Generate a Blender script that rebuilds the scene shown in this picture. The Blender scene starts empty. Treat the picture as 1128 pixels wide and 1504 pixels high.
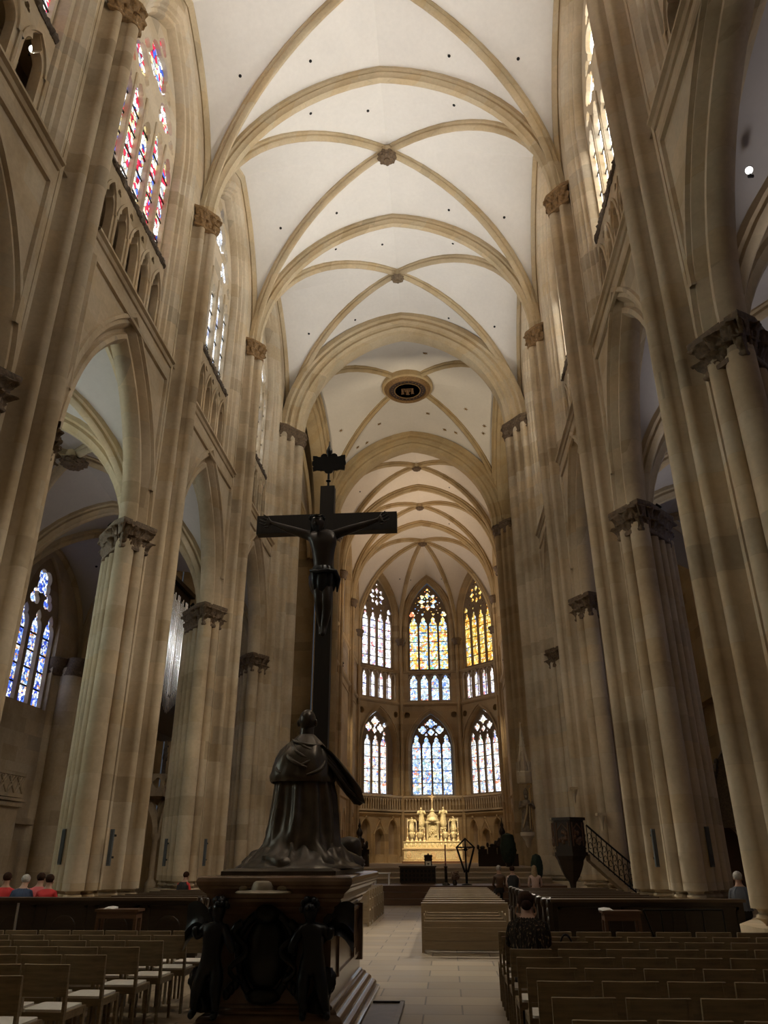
import bpy, math, random
import numpy as np
from mathutils import Vector, Matrix, noise
random.seed(7)
SC = bpy.context.scene
COL = SC.collection
PI = math.pi
cos, sin, sqrt = math.cos, math.sin, math.sqrt

# ------------------------------------------------------------------ mesh builder
class MB:
    def __init__(s):
        s.v = []; s.f = []; s.mi = []; s.uvs = {}
    def add(s, verts, faces, mi=0):
        b = len(s.v)
        s.v.extend([tuple(p) for p in verts])
        for f in faces:
            s.f.append(tuple(b + i for i in f)); s.mi.append(mi)
        return s
    def box(s, x0, x1, y0, y1, z0, z1, mi=0):
        v = [(x0,y0,z0),(x1,y0,z0),(x1,y1,z0),(x0,y1,z0),(x0,y0,z1),(x1,y0,z1),(x1,y1,z1),(x0,y1,z1)]
        f = [(0,3,2,1),(4,5,6,7),(0,1,5,4),(1,2,6,5),(2,3,7,6),(3,0,4,7)]
        return s.add(v, f, mi)
    def obox(s, c, size, rot=0.0, tilt=None, mi=0):
        hx, hy, hz = size[0]/2, size[1]/2, size[2]/2
        M = Matrix.Rotation(rot, 4, 'Z')
        if tilt: M = M @ Matrix.Rotation(tilt[1], 4, tilt[0])
        v = []
        for z in (-hz, hz):
            for (x, y) in ((-hx,-hy),(hx,-hy),(hx,hy),(-hx,hy)):
                p = M @ Vector((x, y, z)); v.append((p.x+c[0], p.y+c[1], p.z+c[2]))
        f = [(0,3,2,1),(4,5,6,7),(0,1,5,4),(1,2,6,5),(2,3,7,6),(3,0,4,7)]
        return s.add(v, f, mi)
    def prism(s, poly, z0, z1, cap=True, mi=0):
        n = len(poly)
        v = [(p[0],p[1],z0) for p in poly] + [(p[0],p[1],z1) for p in poly]
        f = [(i,(i+1)%n,n+(i+1)%n,n+i) for i in range(n)]
        if cap: f += [tuple(range(n-1,-1,-1)), tuple(range(n,2*n))]
        return s.add(v, f, mi)
    def wallstrip(s, poly, z0, z1, mi=0):            # open polyline extruded up
        n = len(poly)
        v = [(p[0],p[1],z0) for p in poly] + [(p[0],p[1],z1) for p in poly]
        return s.add(v, [(i,i+1,n+i+1,n+i) for i in range(n-1)], mi)
    def lathe(s, prof, c=(0,0,0), n=16, mi=0, a0=0, sx=1, sy=1):
        v = []; f = []
        m = len(prof)
        for (r, z) in prof:
            for k in range(n):
                a = a0 + 2*PI*k/n
                v.append((c[0]+r*cos(a)*sx, c[1]+r*sin(a)*sy, c[2]+z))
        for i in range(m-1):
            for k in range(n):
                f.append((i*n+k, i*n+(k+1)%n, (i+1)*n+(k+1)%n, (i+1)*n+k))
        f.append(tuple(range(n-1,-1,-1))); f.append(tuple((m-1)*n+k for k in range(n)))
        return s.add(v, f, mi)
    def tube(s, pts, r, n=8, mi=0, cap=True):
        pts = [Vector(p) for p in pts]; m = len(pts)
        rr = r if isinstance(r, (list, tuple)) else [r]*m
        v = []; f = []; ref = None
        for i, p in enumerate(pts):
            t = (pts[min(i+1,m-1)] - pts[max(i-1,0)])
            if t.length < 1e-9: t = Vector((0,0,1))
            t.normalize()
            if ref is None:
                ref = Vector((0,0,1)) if abs(t.z) < .9 else Vector((1,0,0))
            a = ref - t*ref.dot(t)
            if a.length < 1e-6: a = t.orthogonal()
            a.normalize(); ref = a; b = t.cross(a)
            for k in range(n):
                an = 2*PI*k/n
                q = p + a*(cos(an)*rr[i]) + b*(sin(an)*rr[i]); v.append(tuple(q))
        for i in range(m-1):
            for k in range(n):
                f.append((i*n+k, i*n+(k+1)%n, (i+1)*n+(k+1)%n, (i+1)*n+k))
        if cap: f.append(tuple(range(n-1,-1,-1))); f.append(tuple((m-1)*n+k for k in range(n)))
        return s.add(v, f, mi)
    def ell(s, c, r, n=12, m=8, mi=0, M=None):
        if not isinstance(r, (tuple, list)): r = (r,r,r)
        v = []; f = []
        def P(x,y,z):
            q = Vector((x*r[0], y*r[1], z*r[2]))
            if M: q = M @ q
            return (c[0]+q.x, c[1]+q.y, c[2]+q.z)
        v.append(P(0,0,-1))
        for i in range(1, m):
            t = -PI/2 + PI*i/m
            for k in range(n):
                a = 2*PI*k/n; v.append(P(cos(t)*cos(a), cos(t)*sin(a), sin(t)))
        v.append(P(0,0,1))
        for k in range(n): f.append((0, 1+(k+1)%n, 1+k))
        for i in range(m-2):
            for k in range(n):
                f.append((1+i*n+k, 1+i*n+(k+1)%n, 1+(i+1)*n+(k+1)%n, 1+(i+1)*n+k))
        b = 1+(m-2)*n
        for k in range(n): f.append((b+k, b+(k+1)%n, len(v)-1))
        return s.add(v, f, mi)
    def grid(s, rows, mi=0, wrap=False):
        m = len(rows); n = len(rows[0])
        v = [tuple(p) for r in rows for p in r]; f = []
        for i in range(m-1):
            for k in range(n if wrap else n-1):
                f.append((i*n+k, i*n+(k+1)%n, (i+1)*n+(k+1)%n, (i+1)*n+k))
        return s.add(v, f, mi)
    def sweep(s, path, prof, L, closed_prof=False, mi=0, cap=False):
        # planar path, L = unit lateral vector normal to its plane; prof (lateral, outward)
        L = Vector(L).normalized(); P = [Vector(p) for p in path]; m = len(P)
        U = []
        for i in range(m):
            t0 = (P[i]-P[max(i-1,0)]); t1 = (P[min(i+1,m-1)]-P[i])
            if t0.length < 1e-9: t0 = t1
            if t1.length < 1e-9: t1 = t0
            t0 = t0.normalized(); t1 = t1.normalized()
            n0 = t0.cross(L); n1 = t1.cross(L); u = (n0+n1).normalized()
            k = max(.5, u.dot(n0)); U.append(u/k)
        mid = U[m//2]
        if mid.z < -.05: U = [-u for u in U]
        rows = []
        for i in range(m):
            rows.append([P[i] + L*a + U[i]*b for (a, b) in prof])
        s.grid(rows, mi, wrap=closed_prof)
        if cap and closed_prof:
            n = len(prof); b0 = len(s.v)-m*n
            s.f.append(tuple(b0+k for k in range(n))); s.mi.append(mi)
            s.f.append(tuple(b0+(m-1)*n+k for k in range(n-1,-1,-1))); s.mi.append(mi)
        return s
    def xf(s, M, start=0):
        for i in range(start, len(s.v)):
            q = M @ Vector(s.v[i]); s.v[i] = (q.x, q.y, q.z)
        return s
    def mirx(s):
        s.v = [(-x, y, z) for (x, y, z) in s.v]; s.f = [tuple(reversed(f)) for f in s.f]
        return s
    def mesh(s, name, mats, smooth=40):
        me = bpy.data.meshes.new(name)
        me.from_pydata(s.v, [], s.f)
        if not isinstance(mats, (list, tuple)): mats = [mats]
        for m in mats: me.materials.append(m)
        if len(mats) > 1: me.polygons.foreach_set('material_index', s.mi)
        if smooth:
            me.polygons.foreach_set('use_smooth', [True]*len(me.polygons))
            me.set_sharp_from_angle(angle=math.radians(smooth))
        me.update()
        return me
    def build(s, name, mats, parent=None, smooth=40, loc=None):
        o = bpy.data.objects.new(name, s.mesh(name, mats, smooth))
        COL.objects.link(o)
        if parent is not None: o.parent = parent
        if loc: o.location = loc
        return o

def tag(o, label=None, cat=None, group=None, kind=None):
    if label: o['label'] = label
    if cat: o['category'] = cat
    if group: o['group'] = group
    if kind: o['kind'] = kind
    return o
def thing(name, label, cat, loc=(0,0,0), rz=0.0, group=None):
    o = bpy.data.objects.new(name, None); COL.objects.link(o)
    o.empty_display_size = .2
    o.location = loc; o.rotation_euler = (0,0,rz)
    return tag(o, label, cat, group)
def copy_tree(o, parent=None):
    c = o.copy(); COL.objects.link(c)
    if parent is not None: c.parent = parent
    for ch in list(o.children): copy_tree(ch, c)
    return c
def struct(o): o['kind'] = 'structure'; return o

# ------------------------------------------------------------------ 2D helpers
def pointed_pts(a, h, n=14):
    """arch from (-a,0) over (0,h) to (a,0)"""
    R = []
    if h >= a*1.001:
        c = (a*a-h*h)/(2*a); r = a-c; te = math.acos(max(-1,min(1,-c/r)))
        for i in range(n+1):
            t = te*i/n; R.append((c+r*cos(t), r*sin(t)))
    else:
        for i in range(n+1):
            t = PI/2*i/n; R.append((a*cos(t), h*sin(t)))
    R[-1] = (0.0, h)
    return [(-x, z) for (x, z) in R] + [(x, z) for (x, z) in R[-2::-1]]
def pointed_z(a, h):
    if h >= a*1.001:
        c = (a*a-h*h)/(2*a); r = a-c
        return lambda x: sqrt(max(0, r*r-(min(abs(x),a)-c)**2))
    return lambda x: h*sqrt(max(0, 1-(min(abs(x),a)/a)**2))
def foil(cx, cz, n, d, r, rot=0.0, m=8):
    pts = []
    for k in range(n):
        a0 = rot+2*PI*k/n
        lim = PI/n
        for i in range(m):
            ph = -lim+2*lim*i/m
            q = d*cos(ph)+sqrt(max(1e-4, r*r-(d*sin(ph))**2))
            pts.append((cx+q*cos(a0+ph), cz+q*sin(a0+ph)))
    return pts
def lancet(cx, w, z0, zs, top, n=6):
    """cusped lancet light: shoulders curve in, small pointed lobe on top"""
    a = w/2; pts = [(cx-a, z0), (cx+a, z0), (cx+a, zs)]
    hs = (top-zs)*.52; b = a*.42
    R = []
    for i in range(1, n+1):
        t = PI/2*i/n; R.append((b+(a-b)*cos(t), hs*sin(t)))
    R.append((b*1.25, hs+(top-zs-hs)*.35)); R.append((b*.8, hs+(top-zs-hs)*.7)); R.append((0, top-zs))
    pts += [(cx+x, zs+z) for (x, z) in R]
    pts += [(cx-x, zs+z) for (x, z) in R[-2::-1]]
    pts.append((cx-a, zs))
    return pts
def circle(cx, cz, r, n=20): return [(cx+r*cos(2*PI*k/n), cz+r*sin(2*PI*k/n)) for k in range(n)]
def arch_poly(cx, a, z0, zs, h, n=14):
    return [(cx-a, z0)] + [(cx+x, zs+z) for (x, z) in pointed_pts(a, h, n)] + [(cx+a, z0)]
def inpoly(p, poly):
    x, y = p; c = False; n = len(poly); j = n-1
    for i in range(n):
        xi, yi = poly[i]; xj, yj = poly[j]
        if (yi > y) != (yj > y) and x < (xj-xi)*(y-yi)/(yj-yi)+xi: c = not c
        j = i
    return c
def plate(polys, th, bevel=0.0):
    """polys[0] minus all the others, as a slab -> verts (s, depth, z), faces"""
    from mathutils.geometry import delaunay_2d_cdt
    V = []; E = []
    for p in polys:
        q = [p[0]]
        for a in p[1:]:
            if abs(a[0]-q[-1][0])+abs(a[1]-q[-1][1]) > 1e-4: q.append(a)
        if abs(q[0][0]-q[-1][0])+abs(q[0][1]-q[-1][1]) < 1e-4: q.pop()
        b = len(V); V += [Vector(a) for a in q]; E += [(b+i, b+(i+1) % len(q)) for i in range(len(q))]
    v, e, f, _, _, _ = delaunay_2d_cdt(V, E, [], 0, 1e-5)
    keep = []
    for t in f:
        c = (sum(v[i][0] for i in t)/len(t), sum(v[i][1] for i in t)/len(t))
        if inpoly(c, polys[0]) and not any(inpoly(c, h) for h in polys[1:]): keep.append(tuple(t))
    n = len(v); h = th/2
    out = [(q[0], h, q[1]) for q in v]+[(q[0], -h, q[1]) for q in v]
    F = []; cnt = {}
    for t in keep:
        F.append(t); F.append(tuple(n+i for i in reversed(t)))
        for k in range(len(t)):
            a, b = t[k], t[(k+1) % len(t)]; cnt[(a, b)] = 1
    for (a, b) in cnt:
        if (b, a) not in cnt: F.append((b, a, n+a, n+b))
    return out, F
def resample(poly, d):
    out = []
    for i in range(len(poly)-1):
        a, b = Vector(poly[i]), Vector(poly[i+1]); n = max(1, int(round((b-a).length/d)))
        for k in range(n): out.append(tuple(a+(b-a)*(k/n)))
    out.append(tuple(poly[-1])); return out
def arc(cx, cy, r, a0, a1, n=8):
    return [(cx+r*cos(math.radians(a0+(a1-a0)*i/n)), cy+r*sin(math.radians(a0+(a1-a0)*i/n))) for i in range(n+1)]
def hsh(*a): return random.Random(hash(a) & 0xffffffff)
# ------------------------------------------------------------------ materials
class NT:
    def __init__(s, name):
        s.m = bpy.data.materials.new(name); s.m.use_nodes = True
        s.t = s.m.node_tree; s.t.nodes.clear()
        s.out = s.n('ShaderNodeOutputMaterial')
    def n(s, typ, **kw):
        q = s.t.nodes.new(typ)
        for k, v in kw.items(): setattr(q, k, v)
        return q
    def l(s, a, b): s.t.links.new(a, b)
    def math(s, op, a, b=None, c=None):
        q = s.n('ShaderNodeMath', operation=op)
        for i, x in enumerate((a, b, c)):
            if x is None: continue
            if isinstance(x, (int, float)): q.inputs[i].default_value = x
            else: s.l(x, q.inputs[i])
        return q.outputs[0]
    def mix(s, fac, a, b, typ='MIX'):
        q = s.n('ShaderNodeMix', data_type='RGBA', blend_type=typ)
        for i, x in ((0, fac), (6, a), (7, b)):
            if isinstance(x, (int, float)): q.inputs[i].default_value = x
            elif isinstance(x, tuple): q.inputs[i].default_value = (*x, 1) if len(x) == 3 else x
            else: s.l(x, q.inputs[i])
        return q.outputs[2]
    def ramp(s, fac, stops, interp='LINEAR'):
        q = s.n('ShaderNodeValToRGB'); e = q.color_ramp; e.interpolation = interp
        while len(e.elements) > 1: e.elements.remove(e.elements[-1])
        e.elements[0].position = stops[0][0]; e.elements[0].color = (*stops[0][1], 1)
        for p, c in stops[1:]:
            k = e.elements.new(p); k.color = (*c, 1)
        s.l(fac, q.inputs[0]); return q.outputs[0]
    def noise(s, vec, scale, detail=3, rough=.5):
        q = s.n('ShaderNodeTexNoise'); q.inputs['Scale'].default_value = scale
        q.inputs['Detail'].default_value = detail; q.inputs['Roughness'].default_value = rough
        if vec is not None: s.l(vec, q.inputs['Vector'])
        return q.outputs[0]
    def bsdf(s, col, rough=.7, metal=0.0, bump=None, bstr=.3, spec=.5):
        b = s.n('ShaderNodeBsdfPrincipled')
        for k, x in (('Base Color', col), ('Roughness', rough), ('Metallic', metal), ('Specular IOR Level', spec)):
            if isinstance(x, (int, float)): b.inputs[k].default_value = x
            elif isinstance(x, tuple): b.inputs[k].default_value = (*x, 1)
            else: s.l(x, b.inputs[k])
        if bump is not None:
            q = s.n('ShaderNodeBump'); q.inputs['Strength'].default_value = bstr; q.inputs['Distance'].default_value = .02
            s.l(bump, q.inputs['Height']); s.l(q.outputs[0], b.inputs['Normal'])
        s.l(b.outputs[0], s.out.inputs[0]); return b
def simple(name, c, rough=.6, metal=0.0, var=.15, scale=6.0, bstr=.15, spec=.5):
    t = NT(name); tc = t.n('ShaderNodeTexCoord').outputs['Object']
    nz = t.noise(tc, scale, 4)
    col = t.ramp(nz, [(.25, tuple(x*(1-var) for x in c)), (.75, tuple(min(1, x*(1+var)) for x in c))])
    t.bsdf(col, rough, metal, nz, bstr, spec); return t.m
def stone(name, c, course=.62, blk=1.25, amp=.13, stain=(.75,.72,.66), rough=.85):
    t = NT(name); pos = t.n('ShaderNodeNewGeometry').outputs['Position']
    sp = t.n('ShaderNodeSeparateXYZ'); t.l(pos, sp.inputs[0])
    x, y, z = sp.outputs
    ci = t.math('FLOOR', t.math('DIVIDE', t.math('ADD', z, .13), course))
    u = t.math('ADD', t.math('ADD', x, t.math('MULTIPLY', y, 1.07)), t.math('MULTIPLY', ci, .47))
    bi = t.math('FLOOR', t.math('DIVIDE', u, blk))
    cb = t.n('ShaderNodeCombineXYZ'); t.l(ci, cb.inputs[0]); t.l(bi, cb.inputs[1])
    wn = t.n('ShaderNodeTexWhiteNoise', noise_dimensions='3D'); t.l(cb.outputs[0], wn.inputs[0])
    v = wn.outputs[0]
    blocks = t.ramp(v, [(0, tuple(1-amp*1.5 for _ in range(3))), (.12, tuple(1-amp*.45 for _ in range(3))), (.8, (1, 1, 1)), (1, (1+amp*.3, 1+amp*.22, 1+amp*.1))])
    hue = t.ramp(wn.outputs[1], [(0, (1.0, .93, .80)), (.6, (1, 1, 1)), (1, (.93, .97, 1.0))])
    big = t.noise(pos, .35, 4, .6)
    st = t.ramp(big, [(.36, stain), (.58, (1, 1, 1))])
    fine = t.noise(pos, 9, 5, .6)
    fn = t.ramp(fine, [(.3, (.92, .92, .92)), (.7, (1.05, 1.05, 1.05))])
    # thin joints
    fz = t.math('FRACT', t.math('DIVIDE', t.math('ADD', z, .13), course))
    jz = t.math('LESS_THAN', fz, .014)
    col = t.mix(1.0, c, blocks, 'MULTIPLY'); col = t.mix(.8, col, hue, 'MULTIPLY')
    col = t.mix(.75, col, st, 'MULTIPLY'); col = t.mix(1.0, col, fn, 'MULTIPLY')
    col = t.mix(t.math('MULTIPLY', jz, .18), col, (.25, .2, .14))
    t.bsdf(col, rough, 0, fine, .12, .25); return t.m
def plaster(name, c):
    t = NT(name); pos = t.n('ShaderNodeNewGeometry').outputs['Position']
    nz = t.noise(pos, .45, 5, .6); f = t.noise(pos, 6, 5, .6)
    col = t.mix(1.0, t.ramp(nz, [(.3, tuple(x*.93 for x in c)), (.7, c)]), t.ramp(f, [(.3, (.97,)*3), (.7, (1.02,)*3)]), 'MULTIPLY')
    t.bsdf(col, .95, 0, f, .1, .15); return t.m
def glassmat(name, stops, strength, cell=7.0, bright=1.0, seed=0.0):
    """leaded stained glass lit from behind; uv in metres"""
    t = NT(name); uv = t.n('ShaderNodeUVMap').outputs[0]
    ad = t.n('ShaderNodeVectorMath', operation='ADD'); t.l(uv, ad.inputs[0]); ad.inputs[1].default_value = (seed, seed*1.7, 0)
    vec = ad.outputs[0]
    vo = t.n('ShaderNodeTexVoronoi', voronoi_dimensions='2D'); t.l(vec, vo.inputs['Vector']); vo.inputs['Scale'].default_value = cell
    sp = t.n('ShaderNodeSeparateColor'); t.l(vo.outputs['Color'], sp.inputs[0])
    big = t.noise(vec, 1.1, 2)
    pick = t.math('ADD', t.math('MULTIPLY', sp.outputs[0], .75), t.math('MULTIPLY', t.math('SUBTRACT', big, .5), 1.0))
    pick = t.math('ADD', pick, .1)
    col = t.ramp(pick, stops, 'CONSTANT')
    ed = t.n('ShaderNodeTexVoronoi', voronoi_dimensions='2D', feature='DISTANCE_TO_EDGE'); t.l(vec, ed.inputs['Vector']); ed.inputs['Scale'].default_value = cell
    lead = t.math('LESS_THAN', ed.outputs[0], .06)
    br = t.math('MULTIPLY_ADD', sp.outputs[1], 1.1, .45)
    stn = t.math('MULTIPLY', br, strength)
    stn = t.math('MULTIPLY', stn, t.math('SUBTRACT', 1.0, t.math('MULTIPLY', lead, .85)))
    e = t.n('ShaderNodeEmission'); t.l(col, e.inputs[0]); t.l(stn, e.inputs[1])
    t.l(e.outputs[0], t.out.inputs[0]); return t.m
def emit(name, c, s):
    t = NT(name); e = t.n('ShaderNodeEmission'); e.inputs[0].default_value = (*c, 1); e.inputs[1].default_value = s
    t.l(e.outputs[0], t.out.inputs[0]); return t.m
def floor_mat():
    t = NT('stone_slabs'); pos = t.n('ShaderNodeNewGeometry').outputs['Position']
    mp = t.n('ShaderNodeMapping'); t.l(pos, mp.inputs[0]); mp.inputs['Location'].default_value = (.3, .2, 0)
    b = t.n('ShaderNodeTexBrick'); t.l(mp.outputs[0], b.inputs['Vector'])
    b.inputs['Scale'].default_value = 1.0; b.inputs['Brick Width'].default_value = 1.05; b.inputs['Row Height'].default_value = .62
    b.inputs['Mortar Size'].default_value = .013; b.inputs['Mortar Smooth'].default_value = .3; b.offset = .43
    b.inputs['Color1'].default_value = (.37, .29, .195, 1); b.inputs['Color2'].default_value = (.25, .195, .13, 1); b.inputs['Mortar'].default_value = (.11, .085, .06, 1)
    n1 = t.noise(pos, 1.3, 5, .6); n2 = t.noise(pos, 14, 4)
    col = t.mix(1.0, b.outputs[0], t.ramp(n1, [(.3, (.78, .77, .75)), (.7, (1.08, 1.06, 1.03))]), 'MULTIPLY')
    rg = t.math('MULTIPLY_ADD', n1, .35, .27)
    t.bsdf(col, rg, 0, n2, .08, .4); return t.m
def wood(name, c, rough=.5, axis=0, var=.25):
    t = NT(name); tc = t.n('ShaderNodeTexCoord').outputs['Object']
    mp = t.n('ShaderNodeMapping'); t.l(tc, mp.inputs[0])
    sc = [14, 14, 14]; sc[axis] = 1.2; mp.inputs['Scale'].default_value = sc
    nz = t.noise(mp.outputs[0], 2.5, 4, .6)
    col = t.ramp(nz, [(.3, tuple(x*(1-var) for x in c)), (.7, tuple(x*(1+var) for x in c))])
    t.bsdf(col, rough, 0, nz, .1, .4); return t.m

M = {}
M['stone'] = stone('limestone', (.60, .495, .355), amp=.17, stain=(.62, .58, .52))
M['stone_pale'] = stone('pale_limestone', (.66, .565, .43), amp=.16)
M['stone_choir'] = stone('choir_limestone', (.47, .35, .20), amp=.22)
M['stone_dark'] = stone('dark_limestone', (.42, .33, .23))  # a darker tone of the limestone, for steps, niches and tracery
M['rib'] = stone('rib_limestone', (.60, .49, .33), course=1.1, blk=.7, amp=.14)
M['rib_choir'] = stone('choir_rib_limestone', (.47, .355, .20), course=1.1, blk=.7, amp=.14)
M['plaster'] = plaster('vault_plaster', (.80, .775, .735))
M['plaster_warm'] = plaster('choir_plaster', (.74, .66, .55))
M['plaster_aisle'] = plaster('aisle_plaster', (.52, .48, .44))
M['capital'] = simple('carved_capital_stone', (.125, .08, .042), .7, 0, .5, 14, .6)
M['gilt'] = simple('gilded_carving', (.22, .125, .045), .6, .15, .5, 16, .5)
M['crocket'] = simple('dark_carved_frieze', (.10, .075, .055), .8, 0, .5, 14, .6)
M['floor'] = floor_mat()
M['bronze'] = simple('dark_bronze', (.05, .038, .026), .36, .55, .4, 5, .25)
M['bronze_black'] = simple('blackened_bronze', (.012, .012, .013), .3, .45, .4, 5, .3)
M['bronze_worn'] = simple('worn_brown_bronze', (.075, .059, .042), .36, .5, .35, 7, .25)
M['marble'] = simple('brown_marble', (.15, .095, .062), .18, 0, .45, 3.0, .05)
M['cross_wood'] = wood('black_brown_timber', (.016, .011, .008), .55, 2)
M['oak'] = wood('oak_chair', (.225, .165, .095), .5, 0)
M['oak_light'] = wood('light_oak', (.40, .315, .21), .32, 0, .12)
M['pad'] = simple('pale_felt', (.62, .57, .50), .95, 0, .08, 20, .1)
M['dark_wood'] = wood('dark_stained_oak', (.028, .017, .010), .35, 0)
M['dark_wood_top'] = wood('dark_oak_rail', (.075, .047, .028), .35, 0)
M['brown_wood'] = wood('reddish_brown_oak', (.10, .052, .030), .4, 0)
M['iron'] = simple('black_iron', (.012, .011, .010), .45, .6, .2, 8, .1)
M['steel'] = simple('brushed_steel', (.5, .5, .5), .3, .9, .1, 30, .05)
M['speaker'] = simple('grey_speaker_metal', (.13, .14, .145), .5, .3, .1, 30, .05)
M['silver'] = simple('silver_gilt', (.80, .62, .38), .4, .45, .3, 20, .5)
M['silver_relief'] = simple('chased_silver', (.80, .63, .40), .45, .4, .5, 22, 1.0)
M['organ_pipe'] = simple('tin_organ_pipe', (.75, .76, .78), .25, .9, .06, 3, .02)
M['candle'] = simple('candle_wax', (.85, .78, .62), .6, 0, .05, 5, .02)
M['leafy'] = simple('dark_evergreen', (.010, .022, .010), .8, 0, .5, 20, .6)
M['flowers'] = simple('flower_arrangement', (.20, .12, .08), .8, 0, .6, 24, .6)
M['white_paint'] = simple('white_paint', (.75, .73, .70), .5)
M['cloth_red'] = simple('red_jacket', (.55, .03, .03), .8)
M['cloth_navy'] = simple('navy_jersey', (.03, .05, .10), .8)
M['cloth_rose'] = simple('coral_shirt', (.62, .12, .12), .8)
M['cloth_dark'] = simple('dark_jacket', (.02, .018, .018), .85)
M['cloth_pink'] = simple('pale_pink_blouse', (.52, .36, .30), .8)
M['cloth_blue'] = simple('grey_blue_jacket', (.10, .11, .13), .8)
M['skin'] = simple('skin', (.42, .24, .16), .55, 0, .06, 8, .03)
M['hair_brown'] = simple('dark_brown_hair', (.035, .014, .007), .85, 0, .4, 30, .3, .2)
M['hair_grey'] = simple('grey_hair', (.45, .42, .38), .6, 0, .3, 30, .4)
M['hair_blonde'] = simple('ash_blonde_hair', (.30, .21, .11), .6, 0, .3, 30, .4)
M['polychrome'] = simple('painted_figure', (.17, .12, .07), .6, 0, .6, 9, .3)
M['medal_red'] = simple('dark_medallion_field', (.035, .018, .012), .5, 0, .3, 9, .2)
M['gold'] = simple('gold_leaf', (.72, .47, .16), .35, .8, .25, 20, .3)
M['hole'] = simple('black_opening', (.008, .008, .008), .9)
W_ = (1.0, .97, .92)
M['gl_mixed'] = glassmat('stained_glass_mixed', [(0, (.35,.45,1)), (.10, (1,.30,.18)), (.18, (1,.95,.85)), (.36, (.80,.88,1)), (.5, (1,1,1)), (.66, (1,.8,.45)), (.74, (.55,.7,1)), (.86, (1,.5,.4)), (.93, (.6,1,.75))], 1.3, 5.2, seed=3)
M['gl_gold'] = glassmat('stained_glass_gold', [(0, (1,.36,.05)), (.22, (1,.58,.10)), (.5, (1,.78,.25)), (.7, (1,.9,.55)), (.84, (.55,.65,.9)), (.92, (1,.62,.1))], 1.1, 5.2, seed=11)
M['gl_centre'] = glassmat('stained_glass_gold_blue', [(0, (1,.25,.12)), (.12, (1,.6,.12)), (.36, (1,.85,.45)), (.5, (.95,1,.95)), (.68, (.25,.5,1)), (.8, (.55,.9,1)), (.9, (.3,.85,.5))], 1.2, 5.2, seed=21)
M['gl_blue'] = glassmat('stained_glass_pale_blue', [(0, (.95,.35,.2)), (.1, (.2,.35,.95)), (.24, (.55,.75,1)), (.42, (.9,.97,1)), (.62, (.65,.85,1)), (.8, (1,.85,.5)), (.88, (.45,.8,.85))], 1.2, 5.2, seed=31)
M['gl_white'] = glassmat('stained_glass_pale', [(0, (.9,.35,.35)), (.12, (.45,.5,.95)), (.22, (1,.95,.9)), (.5, (1,1,1)), (.72, (.95,.85,1)), (.85, (1,.85,.55)), (.93, (.6,.75,1))], 1.35, 5.2, seed=41)
M['gl_nave'] = glassmat('stained_glass_red_blue', [(0, (.08,.16,.75)), (.16, (.85,.04,.09)), (.34, (1,.93,.85)), (.55, (.80,.86,.95)), (.72, (1,.82,.4)), (.82, (.85,.05,.10)), (.92, (.15,.3,.9))], 1.15, 5.2, seed=51)
M['gl_grisaille'] = glassmat('stained_glass_grisaille', [(0, (.5,.55,.75)), (.2, (.85,.86,.88)), (.5, (1,.98,.95)), (.75, (.75,.85,.95)), (.9, (.95,.85,.6))], 1.15, 5.2, seed=61)
M['gl_south'] = glassmat('stained_glass_sunlit', [(0, (1,.75,.4)), (.25, (1,.95,.85)), (.6, (.9,.95,1)), (.85, (1,.8,.5))], 4.0, 5.2, seed=71)
M['gl_aisle'] = glassmat('stained_glass_deep_blue', [(0, (.05,.09,.6)), (.22, (.12,.25,.9)), (.40, (.75,.85,1)), (.58, (.95,.98,1)), (.78, (.9,.4,.2)), (.86, (.2,.4,1))], 1.1, 8.5, seed=81)
M['gl_daylight'] = glassmat('stained_glass_pale_green', [(0, (.72,.92,.84)), (.3, (.85,1,.94)), (.6, (.92,1,.97)), (.85, (.8,.95,.86))], 10.0, 5.2, seed=91)
M['hat_bronze'] = simple('pale_worn_bronze', (.30, .25, .18), .5, .3, .2, 7, .2)
M['star'] = simple('gilded_star', (.30, .19, .07), .4, .6, .2, 20, .3)
M['corpus'] = simple('brown_black_bronze', (.032, .024, .019), .38, .5, .3, 5, .2)
M['tracery_dark'] = stone('silhouette_tracery_stone', (.22, .165, .11))  # backlit silhouette painted in: apse tracery coloured darker than its wall
# ------------------------------------------------------------------ nave constants
XW, XC = 6.8, 7.2
PY = [3.8, 13.0, 20.8, 28.65, 36.9, 51.0, 58.7, 66.4]
SIDE = {-1: 'left', 1: 'right'}
NTH = {1: 'first', 2: 'second', 3: 'third', 4: 'fourth'}

def q_outline(big=False):
    """nave tip -> west corner -> aisle tip in (u inward, v along)"""
    P = []
    if big:
        P += arc(1.20, 0, .34, 0, -100)
        P += [(1.02, -.42), (.98, -.46)]
        P += arc(.96, -.66, .20, 50, -110) + [(.74, -.92), (.70, -.96)]
        P += arc(.60, -1.14, .20, 40, -100) + [(.44, -1.36), (.40, -1.40), (.40, -1.52), (.31, -1.56)]
        k = -.45
    else:
        P += arc(.87, 0, .18, 0, -112)
        P += [(.74, -.205), (.62, -.21), (.54, -.255), (.55, -.30)]
        P += arc(.62, -.41, .13, 110, -118) + [(.47, -.545), (.36, -.57), (.27, -.64), (.27, -.72), (.40, -.80), (.42, -.80), (.42, -.925), (.18, -.955)]
        k = 0
    P += arc(.28, -1.13+k, .175, 60, -105) + [(.07, -1.23+k)]
    P += arc(0, -1.43+k, .26, 30, -205, 12)
    P += [(-.18, -1.15+k)] + arc(-.39, -1.12+k, .165, -60, -205)
    P += [(-.40, -.87+k*.7)] + arc(-.66, -.83+k*.7, .145, -50, -205)
    P += [(-.64, -.57+k*.5)] + arc(-.90, -.54+k*.4, .135, -50, -205)
    P += [(-.84, -.28)] + arc(-1.05, 0, .25, -130, -180, 6)
    return P
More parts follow.
